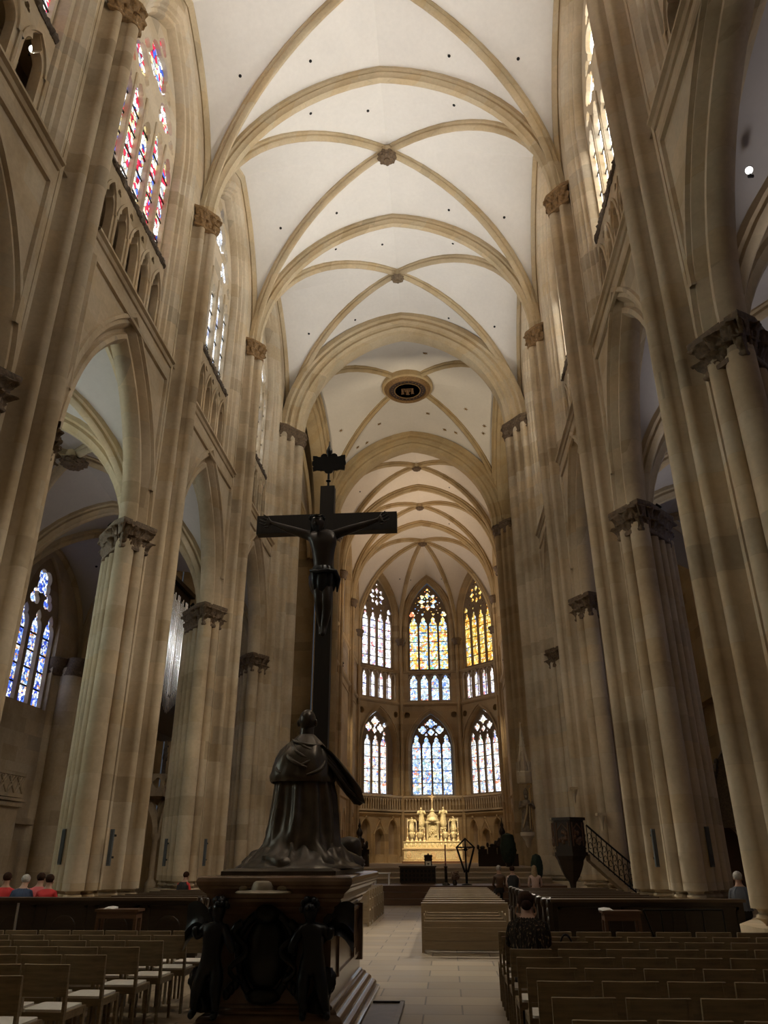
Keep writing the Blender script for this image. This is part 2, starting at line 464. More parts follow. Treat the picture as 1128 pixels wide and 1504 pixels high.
def full_outline(big=False):
    q = q_outline(big)
    return q + [(u, -v) for (u, v) in q[-2:0:-1]]
def offs(poly, d, closed=True):
    n = len(poly); out = []
    for i in range(n):
        a = poly[(i-1) % n] if closed or i > 0 else poly[i]
        b = poly[(i+1) % n] if closed or i < n-1 else poly[i]
        t = Vector((b[0]-a[0], b[1]-a[1]))
        if t.length < 1e-9: t = Vector((1, 0))
        t.normalize()
        out.append((poly[i][0]+t.y*d, poly[i][1]-t.x*d))
    return out
def along(poly, n):
    P = [Vector(p) for p in poly]; L = [0]
    for i in range(1, len(P)): L.append(L[-1]+(P[i]-P[i-1]).length)
    out = []
    j = 0
    for k in range(n+1):
        d = L[-1]*k/n
        while j < len(P)-2 and L[j+1] < d: j += 1
        e = max(1e-9, L[j+1]-L[j]); out.append(P[j]+(P[j+1]-P[j])*min(1, max(0, (d-L[j])/e)))
    return out
def foliage_cap(mb, low, top, z0, z1, seed, n=126, amp=.13):
    """carved capital: neck ring, two tiers of leaves, moulded abacus; low/top open polylines in plan"""
    A = along(low, n); B = along(top, n); H = z1-z0
    c = sum(B, Vector((0, 0)))/len(B)
    rows = []
    prof = [(0, .0), (.03, .16), (.08, .18), (.11, .04), (.15, .05), (.2, .10), (.26, .16), (.32, .24), (.38, .34), (.43, .44), (.465, .50), (.48, .28), (.53, .34), (.59, .46), (.65, .60), (.71, .76), (.77, .90), (.81, .98), (.835, .80), (.86, 1.0), (.96, 1.06), (1.0, 1.0)]
    for (hz, w) in prof:
        r = []
        for k in range(n+1):
            p = A[k].lerp(B[k], w); z = z0+H*hz
            if .12 < hz < .83:
                d = (p-c); d = d.normalized() if d.length > 1e-6 else Vector((0, 0))
                tier = 0 if hz < .47 else 1; ph = (hz-.12)/.35 if tier == 0 else (hz-.47)/.36
                lf = abs(cos(PI*(k/n*(9 if n > 90 else 7)*1.0+.5*tier)))
                q = (lf**.7)*(.25+1.1*ph**1.5)-.35+.55*noise.noise(Vector((p.x*11+seed, p.y*11, z*9)))+.35*noise.noise(Vector((p.x*24+seed, p.y*24, z*22)))
                p = p+d*amp*q; z += .03*noise.noise(Vector((p.x*9, p.y*9+seed, z*9)))-(.05*(ph > .8)*lf)
            r.append((p.x, p.y, z))
        rows.append(r)
    mb.grid(rows)
    mb.f.append(tuple(len(mb.v)-len(rows)*(n+1)+k for k in range(n, -1, -1))); mb.mi.append(0)
    b = len(mb.v)-(n+1)
    mb.f.append(tuple(b+k for k in range(n+1))); mb.mi.append(0)
    return mb

PIER_LABEL = {
 (-1,1): 'nearest clustered stone pier on the left, its capital cut by the frame edge',
 (-1,2): 'pale lit clustered pier on the left behind the left chair block',
 (-1,3): 'clustered pier beside the organ pipes, just left of the bronze figure',
 (-1,4): 'tall crossing pier directly behind the bronze kneeling figure and crucifix',
 (-1,5): 'golden choir-entrance pier seen just behind the upright of the crucifix',
 (1,1): 'huge dark clustered pier at the right edge standing on a stepped plinth',
 (1,2): 'broad clustered pier right of the pulpit stairs with two grey loudspeaker bars',
 (1,3): 'clustered pier directly behind the pulpit',
 (1,4): 'crossing pier carrying the painted bishop figure under a canopy',
 (1,5): 'far choir-entrance pier beside the right apse window',
}
def make_pier(side, i):
    big = i >= 4
    cx, cy = side*(XC if i < 5 else XC+(.22*side)), PY[i]
    T = thing('clustered_pier', PIER_LABEL[(side, i)], 'pier', (cx, cy, 0), 0, 'clustered piers of the nave')
    st = M['stone'] if i < 5 else M['stone_choir']
    def mir(mb):                                   # local x = -side*u
        mb.v = [(-side*x, y, z) for (x, y, z) in mb.v]; return mb
    O = full_outline(big)
    MB_ = MB(); MB_.prism(O, .95, 9.9, cap=False)
    mir(MB_).build('shaft', st, T, 50)
    # vault shafts to the springing
    ve = 1.52 if big else .94
    V = [p for p in q_outline(big) if p[1] > -ve-.001 and p[0] > .22]
    Vf = [(u, -v) for (u, v) in V[::-1]] + V[1:]
    m = MB(); m.prism(Vf+[(.15, -ve), (.15, ve)], 9.9, 23.1)
    mir(m).build('vault_shaft', st, T, 50)
    # base mouldings
    m = MB(); rows = []
    for z, d in ((1.0, .015), (.96, .05), (.92, .09), (.88, .10), (.86, .06), (.82, .05), (.78, .12), (.74, .16), (.70, .17)):
        rows.append([(p[0], p[1], z) for p in offs(O, d)])
    m.grid(rows, wrap=True)
    hull = [(1.14, .36), (1.14, -.36), (.34, -1.84-.45*big), (-.34, -1.84-.45*big), (-1.45, -.42), (-1.45, .42), (-.34, 1.84+.45*big), (.34, 1.84+.45*big)]
    if big: hull[0] = (1.85, .6); hull[1] = (1.85, -.6)
    m.prism(hull, .30, .72); m.prism(offs(hull, .12), .0, .30); m.prism(offs(hull, .06), .30, .36)
    mir(m).build('base', st, T, 30)
    # carved arcade capitals, west and east
    q = q_outline(big); k = -.45 if big else 0
    low = [(.47, -.93+k), (.42, -1.18+k), (.24, -1.52+k), (.02, -1.74+k), (-.22, -1.54+k), (-.58, -1.2+k*.8), (-.84, -.84+k*.6), (-1.04, -.56+k*.4), (-1.12, -.32)]
    top = [(.64, -.84+k), (.06, -1.86+k), (-.35, -1.60+k), (-1.26, -.52+k*.4), (-1.28, -.3)]
    for sg in (1, -1):
        if (sg < 0 and i > 3) or i == 5: continue
        m = MB(); foliage_cap(m, low, top, 9.62, 10.5, i*3.1+side)
        if sg < 0: m.v = [(x, -y, z) for (x, y, z) in m.v]
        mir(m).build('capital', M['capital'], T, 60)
    # vault capital
    m = MB()
    lowv = [(.45, .68), (.68, .56), (.80, .36), (.98, .20), (1.08, 0), (.98, -.20), (.80, -.36), (.68, -.56), (.45, -.68)] if not big else [(.46, 1.36), (.74, 1.22), (.9, .9), (1.16, .68), (1.3, .4), (1.56, .2), (1.58, 0), (1.56, -.2), (1.3, -.4), (1.16, -.68), (.9, -.9), (.74, -1.22), (.46, -1.36)]
    tp = [(.40, .82), (.70, .66), (1.12, .16), (1.16, 0), (1.12, -.16), (.70, -.66), (.40, -.82)]
    if big: tp = [(.42, 1.5), (.8, 1.3), (1.2, .75), (1.66, .2), (1.68, 0), (1.66, -.2), (1.2, -.75), (.8, -1.3), (.42, -1.5)]
    foliage_cap(m, lowv, tp, 22.75, 23.6, i*1.7+side*5, 84, .09)
    mir(m).build('vault_capital', M['gilt'] if i in (1, 2, 3) else M['capital'], T, 60)
    return T

# ------------------------------------------------------------------ mouldings
ARC_PROF = [(.40,.84),(.47,.81),(.47,.71),(.38,.67),(.40,.57),(.30,.48),(.17,.41),(.15,.31),(.25,.27),(.26,.14),(.13,.03),(0,0)]
ARC_PROF = ARC_PROF + [(-a, b) for (a, b) in ARC_PROF[-2::-1]]
WIN_PROF = [(.40,.62),(.43,.54),(.36,.47),(.33,.37),(.22,.31),(.20,.23),(.08,.19),(.06,.08),(-.06,.03),(-.45,0)]
RIB = [(-.20,.10),(-.20,-.06),(-.12,-.10),(-.14,-.20),(-.07,-.31),(0,-.34),(.07,-.31),(.14,-.20),(.12,-.10),(.20,-.06),(.20,.10)]
TRIB = [(-.30,.10),(-.30,-.08),(-.21,-.13),(-.24,-.24),(-.15,-.34),(-.13,-.42),(0,-.46),(.13,-.42),(.15,-.34),(.24,-.24),(.21,-.13),(.30,-.08),(.30,.10)]
BIGARCH = [(-.95,.15),(-.95,-.12),(-.80,-.2),(-.84,-.38),(-.66,-.46),(-.60,-.60),(-.64,-.74),(-.45,-.84),(-.38,-1.0),(0,-1.06),(.38,-1.0),(.45,-.84),(.64,-.74),(.60,-.60),(.66,-.46),(.84,-.38),(.80,-.2),(.95,-.12),(.95,.15)]
STRING = [(0,-.14),(.05,-.12),(.09,-.02),(.17,.02),(.17,.09),(0,.17)]
FRAME = [(0,-.10),(.08,-.07),(.10,.01),(.04,.06),(0,.10)]

def glass_pane(name, mat, parent, rect, place):
    """rect (s0,s1,z0,z1) or polygon list; place(s,z)->world; uv in metres"""
    poly = rect if isinstance(rect, list) else [(rect[0],rect[2]),(rect[1],rect[2]),(rect[1],rect[3]),(rect[0],rect[3])]
    me = bpy.data.meshes.new(name); me.from_pydata([place(s, z) for (s, z) in poly], [], [tuple(range(len(poly)))])
    uv = me.uv_layers.new(name='UVMap')
    for li, lp in enumerate(me.loops): uv.data[li].uv = poly[lp.vertex_index]
    me.materials.append(mat); o = bpy.data.objects.new(name, me); COL.objects.link(o); o.parent = parent
    return o
def saddle_bars(m, s0, s1, zs, place2, t=.035):
    for z in zs:
        a = [place2(s0, z-t, -.0), place2(s1, z-t, 0), place2(s1, z-t, .05), place2(s0, z-t, .05), place2(s0, z+t, 0), place2(s1, z+t, 0), place2(s1, z+t, .05), place2(s0, z+t, .05)]
        m.add(a, [(0,3,2,1),(4,5,6,7),(0,1,5,4),(1,2,6,5),(2,3,7,6),(3,0,4,7)])

WN = [0]
def window_obj(parentless_loc=(0,0,0)):
    WN[0] += 1
    o = bpy.data.objects.new('window_%d' % WN[0], None); COL.objects.link(o); struct(o)
    return o

def nave_bay(side, k, wallm, archparts, glassmat_, plain=False):
    y0, y1 = PY[k], PY[k+1]; ym = (y0+y1)/2; half = (y1-y0)/2
    e0 = 1.7; e1 = 2.15 if k+1 == 4 else 1.7
    ya, yb = y0+e0, y1-e1; yc = (ya+yb)/2; a0 = (yb-ya)/2; h0 = 4.5
    X = lambda u: side*(XC-u); L = (-side, 0, 0)
    # arcade arch
    pts = pointed_pts(a0, h0, 18)
    m = MB(); m.sweep([(X(0), yc+y, 10.45+z) for (y, z) in pts], ARC_PROF, L)
    archparts.append((m, 'arcade_arch', M['stone']))
    # spandrel wall both faces
    R = MB().sweep([(0, yc+y, 10.45+z) for (y, z) in pts], [(0, .82)], (1, 0, 0)).v
    ez = [(p[1], p[2]) for p in R]
    for uf, ztop in ((.40, 16.42), (-.40, 16.9)):
        cols = [(y0+.8, 10.3), (ez[0][0]-.001, 10.3)] + ez + [(ez[-1][0]+.001, 10.3), (y1-(1.30 if k == 3 else .8), 10.3)]
        wallm.grid([[(X(uf), y, z) for (y, z) in cols], [(X(uf), y, max(z, ztop)) for (y, z) in cols]])
    # string course and sunk frame
    t = MB(); t.sweep([(X(.40), y0+.98, 16.30), (X(.40), y1-.98-.45*(k+1 == 4), 16.30)], STRING, L)
    zf = 15.6
    yl = min(p[0] for p in ez if p[1] > zf+.03) if max(p[1] for p in ez) > zf+.03 else yc
    yr = max(p[0] for p in ez if p[1] > zf+.03) if max(p[1] for p in ez) > zf+.03 else yc
    t.sweep([(X(.40), y0+1.18, 11.6), (X(.40), y0+1.18, zf), (X(.40), yl, zf)], FRAME, L)
    t.sweep([(X(.40), yr, zf), (X(.40), y1-1.18-.45*(k+1 == 4), zf), (X(.40), y1-1.18-.45*(k+1 == 4), 11.6)], FRAME, L)
    archparts.append((t, 'string_course', M['stone']))
    # triforium + clerestory zone
    wa, wb = y0+1.62, y1-(2.05 if k+1 == 4 else 1.62); wc = (wa+wb)/2; hw = (wb-wa)/2
    zs, h = 24.6, 4.3
    path = [(X(0), wc-hw, 16.42)] + [(X(0), wc+y, zs+z) for (y, z) in pointed_pts(hw, h, 14)] + [(X(0), wc+hw, 16.42)]
    m = MB(); m.sweep(path, WIN_PROF, L); archparts.append((m, 'window_surround', M['stone_pale']))
    ow = MB().sweep([(0, p[1], p[2]) for p in path], [(0, .62)], (1, 0, 0)).v
    ez = [(p[1], p[2]) for p in ow[1:-1]]
    cols = [(y0+.8, 16.42), (ez[0][0]-.001, 16.42)] + ez + [(ez[-1][0]+.001, 16.42), (y1-(1.30 if k == 3 else .8), 16.42)]
    wallm.grid([[(X(.40), y, z) for (y, z) in cols], [(X(.40), y, 32.0) for (y, z) in cols]])
    for (a, b) in ((y0, y0+.81), (y1-(1.31 if k == 3 else .81), y1)): wallm.add([(X(.39), a, 22.9), (X(.39), b, 22.9), (X(.39), b, 32), (X(.39), a, 32)], [(0,1,2,3)])
    # floor of passage, back wall, soffit
    wallm.add([(X(.40), y0, 16.42), (X(.40), y1, 16.42), (X(-1.2), y1, 16.42), (X(-1.2), y0, 16.42)], [(0,1,2,3)])
    wallm.add([(X(-1.2), y0, 16.3), (X(-1.2), y1, 16.3), (X(-1.2), y1, 20.2), (X(-1.2), y0, 20.2)], [(0,1,2,3)])
    wallm.add([(X(-.05), y0, 19.9), (X(-.05), y1, 19.9), (X(-1.2), y1, 19.9), (X(-1.2), y0, 19.9)], [(0,1,2,3)])
    for yy in (y0+.6, y1-.6):
        wallm.add([(X(.2), yy, 16.3), (X(-1.2), yy, 16.3), (X(-1.2), yy, 20), (X(.2), yy, 20)], [(0,1,2,3)])
    # triforium screen
    nl = 5; w = 2*hw; pit = w/nl
    holes = []
    for i in range(nl):
        cx = -hw+pit*(i+.5)
        holes.append(lancet(cx, pit*.66, 16.75, 18.35, 19.25))
        holes.append(foil(cx-pit*.5, 19.32, 3, .06, .07, PI/2, 5)) if 0 < i else None
    v, f = plate([[(-hw, 16.42), (hw, 16.42), (hw, 19.85), (-hw, 19.85)]]+holes, .24, .03)
    m = MB(); m.add([(X(-.12-d), wc+s, z) for (s, d, z) in v], f)
    for i in range(nl+1):
        cy = wc-hw+pit*i
        m.tube([(X(.02), cy, 16.42), (X(.02), cy, 18.4)], .06, 6)
    for i in range(nl):
        cy = wc-hw+pit*(i+.5)
        m.sweep([(X(-.0), cy+y, 18.35+z) for (y, z) in pointed_pts(pit*.42, .95, 6)], [(-.06,.05),(.05,.05),(.06,-.03),(-.06,-.04)], L, closed_prof=True)
    archparts.append((m, 'triforium_screen', M['stone']))
    m = MB(); rr = random.Random(k*7+side)
    rows = []
    for i in range(int(w/.06)+1):
        y = wc-hw+i*.06; r = []
        for j in range(7):
            an = -PI*.55+PI*1.1*j/6
            q = .11+.07*noise.noise(Vector((y*5.2, j*1.3, side*9+k)))+.05*noise.noise(Vector((y*13, j*2, k)))
            r.append((X(-.02+q*cos(an)), y, 19.86+q*1.1*sin(an)))
        rows.append(r)
    m.grid(rows); archparts.append((m, 'carved_frieze', M['crocket']))
    # clerestory window
    W = window_obj()
    hwi = hw-.02; nl = 5; pit = 2*hwi/nl; holes = []
    for i in range(nl):
        cx = -hwi+pit*(i+.5); top = zs+ (.75, 1.0, .35, 1.0, .75)[i]-.9
        holes.append(lancet(cx, pit*.86, 20.02, top-.8, top))
    holes.append(foil(0, zs+2.2, 4, .42, .46, PI/4)); holes.append(foil(0, zs+3.35, 3, .16, .19, PI/2))
    for sg in (-1, 1):
        holes.append(foil(sg*hwi*.50, zs+1.05, 4, .28, .31, 0)); holes.append(foil(sg*hwi*.80, zs+.45, 3, .12, .15, PI/2))
        holes.append(foil(sg*hwi*.30, zs+.62, 3, .1, .13, -PI/2)); holes.append(foil(sg*hwi*.44, zs+1.95, 3, .13, .16, PI/2))
    v, f = plate([arch_poly(0, hwi, 19.9, zs, h-.02)]+holes, .16, .035)
    m = MB(); m.add([(X(-.31-d), wc+s, z) for (s, d, z) in v], f)
    for i in range(1, nl):
        cy = wc-hwi+pit*i; m.tube([(X(-.21), cy, 20.0), (X(-.21), cy, zs)], .055, 6)
    m.build('tracery', M['stone_pale'], W, 45)
    m = MB(); saddle_bars(m, -hwi, hwi, [20.9, 21.8, 22.7, 23.6], lambda s, z, d: (X(-.34-d*.5), wc+s, z)); m.build('saddle_bar', M['iron'], W, 0)
    glass_pane('stained_glass', glassmat_, W, arch_poly(0, hwi, 19.9, zs, h-.02), lambda s, z: (X(-.40), wc+s, z))

# ------------------------------------------------------------------ vault webs
def T2(v): return Vector((v[0], v[1]))
class Vault:
    def __init__(s): s.web = MB(); s.ribs = []; s.cells = []
    def cell(s, C, Mp, O, wfun, rfun, n=16, m=5, bulge=.10):
        C, Mp, O = T2(C), T2(Mp), T2(O); rows = []
        def P(t, q):
            R = C.lerp(O, t); W = C.lerp(Mp, t); p = W.lerp(R, q)
            z = wfun(t)*(1-q)+rfun(t)*q + bulge*sin(PI*q)*t
            return (p.x, p.y, z)
        for i in range(n+1):
            t = 1-cos(PI/2*i/n); rows.append([P(t, j/m) for j in range(m+1)])
        s.web.grid(rows); s.cells.append(P)
        return P
def rise(zs, a, h):
    f = pointed_z(a, h); return lambda t: zs+f(a*(1-t))
def rib_path(A, O, zfun, n=16, dz=0):
    A, O = T2(A), T2(O); out = []
    for i in range(n+1):
        t = 1-cos(PI/2*i/n); p = A.lerp(O, t); out.append((p.x, p.y, zfun(t)+dz))
    return out
def rib_full(mb, A, O, B, zA, zB, prof):
    p = rib_path(A, O, zA) + rib_path(B, O, zB)[-2::-1]
    d = T2(B)-T2(A); L = Vector((-d.y, d.x, 0)); mb.sweep(p, prof, L)
def rib_half(mb, A, O, zA, prof):
    d = T2(O)-T2(A); L = Vector((-d.y, d.x, 0)); mb.sweep(rib_path(A, O, zA), prof, L)
def rect_bay(x0, x1, y0, y1, zs, zb, ht, hw, stilt, n=16):
    V = Vault(); O = ((x0+x1)/2, (y0+y1)/2); a = (x1-x0)/2; b = (y1-y0)/2; dg = sqrt(a*a+b*b)
    rf = rise(zs, dg, zb-zs); tf = rise(zs, a, ht); wf = rise(zs+stilt, b, hw-stilt)
    for cx in (x0, x1):
        for cy in (y0, y1):
            V.cell((cx, cy), (O[0], cy), O, tf, rf, n); V.cell((cx, cy), (cx, O[1]), O, wf, rf, n)
    r = MB(); rib_full(r, (x0, y0), O, (x1, y1), rf, rf, RIB); rib_full(r, (x0, y1), O, (x1, y0), rf, rf, RIB)
    V.diag = r; V.O = O; V.tf = tf; V.wf = wf; V.rf = rf; V.zb = zb
    w = MB()
    for cx in (x0, x1):
        w.sweep(rib_path((cx, y0), (cx, O[1]), wf)+rib_path((cx, y1), (cx, O[1]), wf)[-2::-1], [(-.16,.05),(-.16,-.1),(0,-.2),(.16,-.1),(.16,.05)], (1, 0, 0))
    V.wallrib = w
    return V
def rosette(mb, c, r, seed, petals=8):
    rows = []
    for i, (q, z) in enumerate([(0, -.62), (.25, -.62), (.3, -.5), (.55, -.52), (.75, -.42), (.8, -.3), (.98, -.2), (1.0, 0), (.6, .25)]):
        row = []
        for k in range(48):
            a = 2*PI*k/48; w = 1+.13*cos(petals*a+(i % 2)*PI)*(q > .3)+.08*noise.noise(Vector((cos(a)*3+seed, sin(a)*3, i*1.0)))
            row.append((c[0]+r*q*w*cos(a), c[1]+r*q*w*sin(a), c[2]+r*z))
        rows.append(row)
    return mb.grid(rows, wrap=True)
def vault_dot(parent, P, t, q, star=False):
    p = Vector(P(t, q)); a = Vector(P(t+.02, q))-p; b = Vector(P(t, q+.02))-p; n = a.cross(b).normalized()
    if n.z > 0: n = -n
    a.normalize(); b = n.cross(a); m = MB()
    if star:
        pts = []
        for k in range(12):
            r = .17 if k % 2 == 0 else .045
            pts.append(p+n*.04+(a*cos(2*PI*k/12)+b*sin(2*PI*k/12))*r)
        base = [q_-n*.05 for q_ in pts]
        m.add(pts+base+[p+n*.09], [(k, (k+1) % 12, 24) for k in range(12)]+[(k, 12+k, 12+(k+1) % 12, (k+1) % 12) for k in range(12)])
        m.build('star_ornament', M['star'], parent, 0)
    else:
        pts = [p+n*.03+(a*cos(2*PI*k/10)+b*sin(2*PI*k/10))*.062 for k in range(10)]
        m.add(pts+[q_-n*.08 for q_ in pts], [tuple(range(10))]+[(k, 10+k, 10+(k+1) % 10, (k+1) % 10) for k in range(10)])
        m.build('vault_hole', M['hole'], parent, 0)
# ------------------------------------------------------------------ floor, platform
m = MB(); m.add([(-18, -9, 0), (18, -9, 0), (18, 80, 0), (-18, 80, 0)], [(0,1,2,3)])
struct(m.build('floor', M['floor'], None, 0))
m = MB()
for (y0, z0) in ((31.9, .22), (32.25, .43), (32.6, .65)):
    m.box(-6.2, 6.2, y0, 60, 0 if z0 < .3 else z0-.215, z0)
struct(m.build('trim_1', M['brown_wood'], None, 0))['label'] = 'brown wooden steps to the altar platform'
m = MB()
for (y0, z0) in ((35.4, .84), (36.9, 1.03), (38.6, 1.2)):
    m.box(-5.9, 6.0, y0, 75.5, z0-.2, z0)
    m.box(-5.9, 6.0, y0-.04, y0+.02, z0-.045, z0+.004)
struct(m.build('trim_2', M['stone_dark'], None, 0))['label'] = 'grey stone steps behind the wooden platform'

# ------------------------------------------------------------------ piers, nave walls
for side in (-1, 1):
    for i in range(1, 6): make_pier(side, i)
for side in (-1, 1):
    parts = []; wm = MB()
    for k in range(0, 4):
        gl = {0: 'gl_nave', 1: 'gl_nave', 2: 'gl_grisaille', 3: 'gl_grisaille'}[k] if side < 0 else 'gl_south'
        nave_bay(side, k, wm, parts, M[gl]) if k < 4 else None
    # closing wall towards the west
    X = lambda u: side*(XC-u)
    wm.add([(X(.4), -9, 0), (X(.4), PY[0]+.9, 0), (X(.4), PY[0]+.9, 32), (X(.4), -9, 32)], [(0,1,2,3)])
    # transept end of the arcade wall above the arches
    for yy in (PY[4]-.2,):
        wm.add([(X(.4), yy, 10), (X(-1.3), yy, 10), (X(-1.3), yy, 32), (X(.4), yy, 32)], [(0,1,2,3)])
    wall = struct(wm.build('wall_'+SIDE[side], M['stone'], None, 30))
    for (mb, nm, mt) in parts: mb.build(nm, mt, wall, 40)
m = MB(); m.add([(-18, -9, 0), (18, -9, 0), (18, -9, 33), (-18, -9, 33)], [(0,1,2,3)])
struct(m.build('wall_west', M['stone'], None, 0))

# ------------------------------------------------------------------ high vaults
ZS = 23.5
CE = [0]
def ceiling(V, webmat, ribmat, extra=None):
    CE[0] += 1
    o = V.web.build('ceiling' if CE[0] == 1 else 'ceiling.%03d' % (CE[0]-1), webmat, None, 60); struct(o)
    V.diag.build('diagonal_rib', ribmat, o, 35)
    if getattr(V, 'wallrib', None): V.wallrib.build('wall_rib', ribmat, o, 35)
    return o
def trans(y, prof, mat, zs=ZS, ht=7.7, x0=-6.75, x1=6.75, parent=None, name='transverse_arch'):
    m = MB(); c = ((x0+x1)/2, y); f = rise(zs, (x1-x0)/2, ht); rib_full(m, (x0, y), c, (x1, y), f, f, prof)
    return m.build(name, mat, parent, 35)
nave_v = []
m = MB(); m.add([(-7, -9, 30), (7, -9, 30), (7, PY[0], 30), (-7, PY[0], 30)], [(0,1,2,3)]); m.add([(-7, PY[0], 24), (7, PY[0], 24), (7, PY[0], 32), (-7, PY[0], 32)], [(0,1,2,3)])
struct(m.build('ceiling', M['plaster'], None, 0)); CE[0] = 1
for k in range(0, 4):
    V = rect_bay(-6.75, 6.75, PY[k], PY[k+1], ZS, 31.45, 7.7, 6.8, .8)
    o = ceiling(V, M['plaster'], M['rib'])
    trans(PY[k], TRIB, M['rib'], parent=o)
    for (ci, t, q) in ((0, .55, .45), (1, .5, .55), (2, .6, .5), (3, .42, .5), (4, .55, .5), (5, .5, .6), (6, .58, .45), (7, .4, .5), (0, .9, .5)):
        vault_dot(o, V.cells[ci], t, q)
    nave_v.append((V, o))
def boss(name, label, c, r, mat, seed, parts=True, group='vault bosses'):
    T = thing(name, label, 'boss', c, 0, group)
    m = MB(); rosette(m, (0, 0, 0), r, seed); m.build('carved_rosette', mat, T, 50)
    m = MB(); m.lathe([(r*.55, .0), (r*.8, .02), (r*.8, .35), (r*.5, .5)], n=24); m.build('collar', M['rib'], T, 40)
    return T
boss('vault_boss', 'carved brown rosette at the rib crossing nearer the camera in the white nave vault', (0, (PY[2]+PY[3])/2, 31.0), .42, M['capital'], 1.0)
boss('vault_boss', 'small carved boss with rosy centre in the second white bay before the crossing arch', (0, (PY[3]+PY[4])/2, 31.0), .34, M['polychrome'], 2.0)
def medallion(label, c, r, crest):
    T = thing('ceiling_medallion', label, 'medallion', c)
    m = MB(); m.lathe([(r*1.08, .45), (r*1.12, .2), (r*1.0, .02), (r*.96, -.06), (r*.88, -.05), (r*.84, .04), (r*.84, .3)], n=48); m.build('moulded_ring', M['gilt'], T, 40)
    m = MB(); m.lathe([(0.01, .06), (r*.84, .06), (r*.84, .3), (.01, .3)], n=48); m.build('field', M['medal_red'], T, 40)
    m = MB(); m.lathe([(r*.62, .05), (r*.62, .02), (r*.57, .02), (r*.57, .05)], n=40)
    for k in range(26):                        # ring of raised marks round the rim
        a = 2*PI*k/26; m.obox((r*.72*cos(a), r*.72*sin(a), .045), (r*.055, r*.03, .05), a+PI/2)
    m.build('gilded_inner_ring', M['star'], T, 40)
    m = MB()
    for (x, y, w, h) in ((-.25, 0, .12, .40), (0, .03, .14, .5), (.25, 0, .12, .40), (0, -.22, .62, .06), (-.25, .26, .16, .07), (.25, .26, .16, .07), (0, .34, .2, .08), (-.12, -.06, .06, .22), (.12, -.06, .06, .22)):
        m.box(r*(x-w/2)*.9, r*(x+w/2)*.9, r*(y-h/2)*.8, r*(y+h/2)*.8, 0.0, .07)
    m.build('gilded_relief', simple('dull_gilt_relief', (.16, .085, .035), .6, .2), T, 30)
    m = MB(); m.lathe([(r*1.05, .12), (r*1.17, .2), (r*1.2, .5), (r*1.15, .75)], n=48); m.build('stone_ring', M['rib_choir'], T, 40)
    return T
medallion('gilded round medallion on the nearest nave vault, half cut off by the top edge', (0, (PY[1]+PY[2])/2-.15, 30.95), .72, 0)

# crossing
Vc = rect_bay(-6.75, 6.75, PY[4], PY[5], ZS, 31.75, 7.7, 6.9, .4)
oc = ceiling(Vc, plaster('crossing_plaster', (.70, .65, .57)), M['rib_choir'])
trans(PY[4]+.1, BIGARCH, M['rib'], parent=oc, name='crossing_arch'); trans(PY[5]-.1, BIGARCH, M['rib_choir'], parent=oc, name='choir_arch')
for (ci, t, q) in ((4, .62, .45), (4, .8, .6), (6, .62, .45), (6, .8, .6), (2, .5, .4), (2, .66, .6), (2, .4, .55), (3, .5, .5), (6, .5, .6), (7, .5, .4), (7, .66, .6), (7, .42, .5), (4, .93, .3)):
    vault_dot(oc, Vc.cells[ci], t, q, True)
medallion('large oval-looking gilded medallion with dark field in the crossing vault', (0, 44.2, 31.1), 1.5, 1)
for s in (-1, 1):
    mm = MB(); x = s*6.85
    f = rise(ZS+.4, 7.05, 6.5); rib_full(mm, (x, PY[4]), (x, 43.95), (x, PY[5]), f, f, BIGARCH); mm.build('transept_arch', M['rib_choir'], oc, 35)
# transepts
for s in (-1, 1):
    V = rect_bay(min(s*7.6, s*17), max(s*7.6, s*17), PY[4], PY[5], ZS-2, 29, 6.8, 6.6, .4)
    ceiling(V, M['plaster_warm'], M['rib_choir'])
    m = MB(); m.add([(s*17, PY[4], 0), (s*17, PY[5], 0), (s*17, PY[5], 32), (s*17, PY[4], 32)], [(0,1,2,3)])
    m.add([(s*7.2, PY[5]+.2, 0), (s*17, PY[5]+.2, 0), (s*17, PY[5]+.2, 32), (s*7.2, PY[5]+.2, 32)], [(0,1,2,3)])
    m.add([(s*7.6, PY[4], 15.5), (s*17, PY[4], 15.5), (s*17, PY[4], 32), (s*7.6, PY[4], 32)], [(0,1,2,3)])
    m.box(min(s*16.4, s*17), max(s*16.4, s*17), PY[4], PY[5], 9.6, 9.9)
    struct(m.build('wall_transept_'+('north' if s < 0 else 'south'), M['stone_choir'], None, 0))

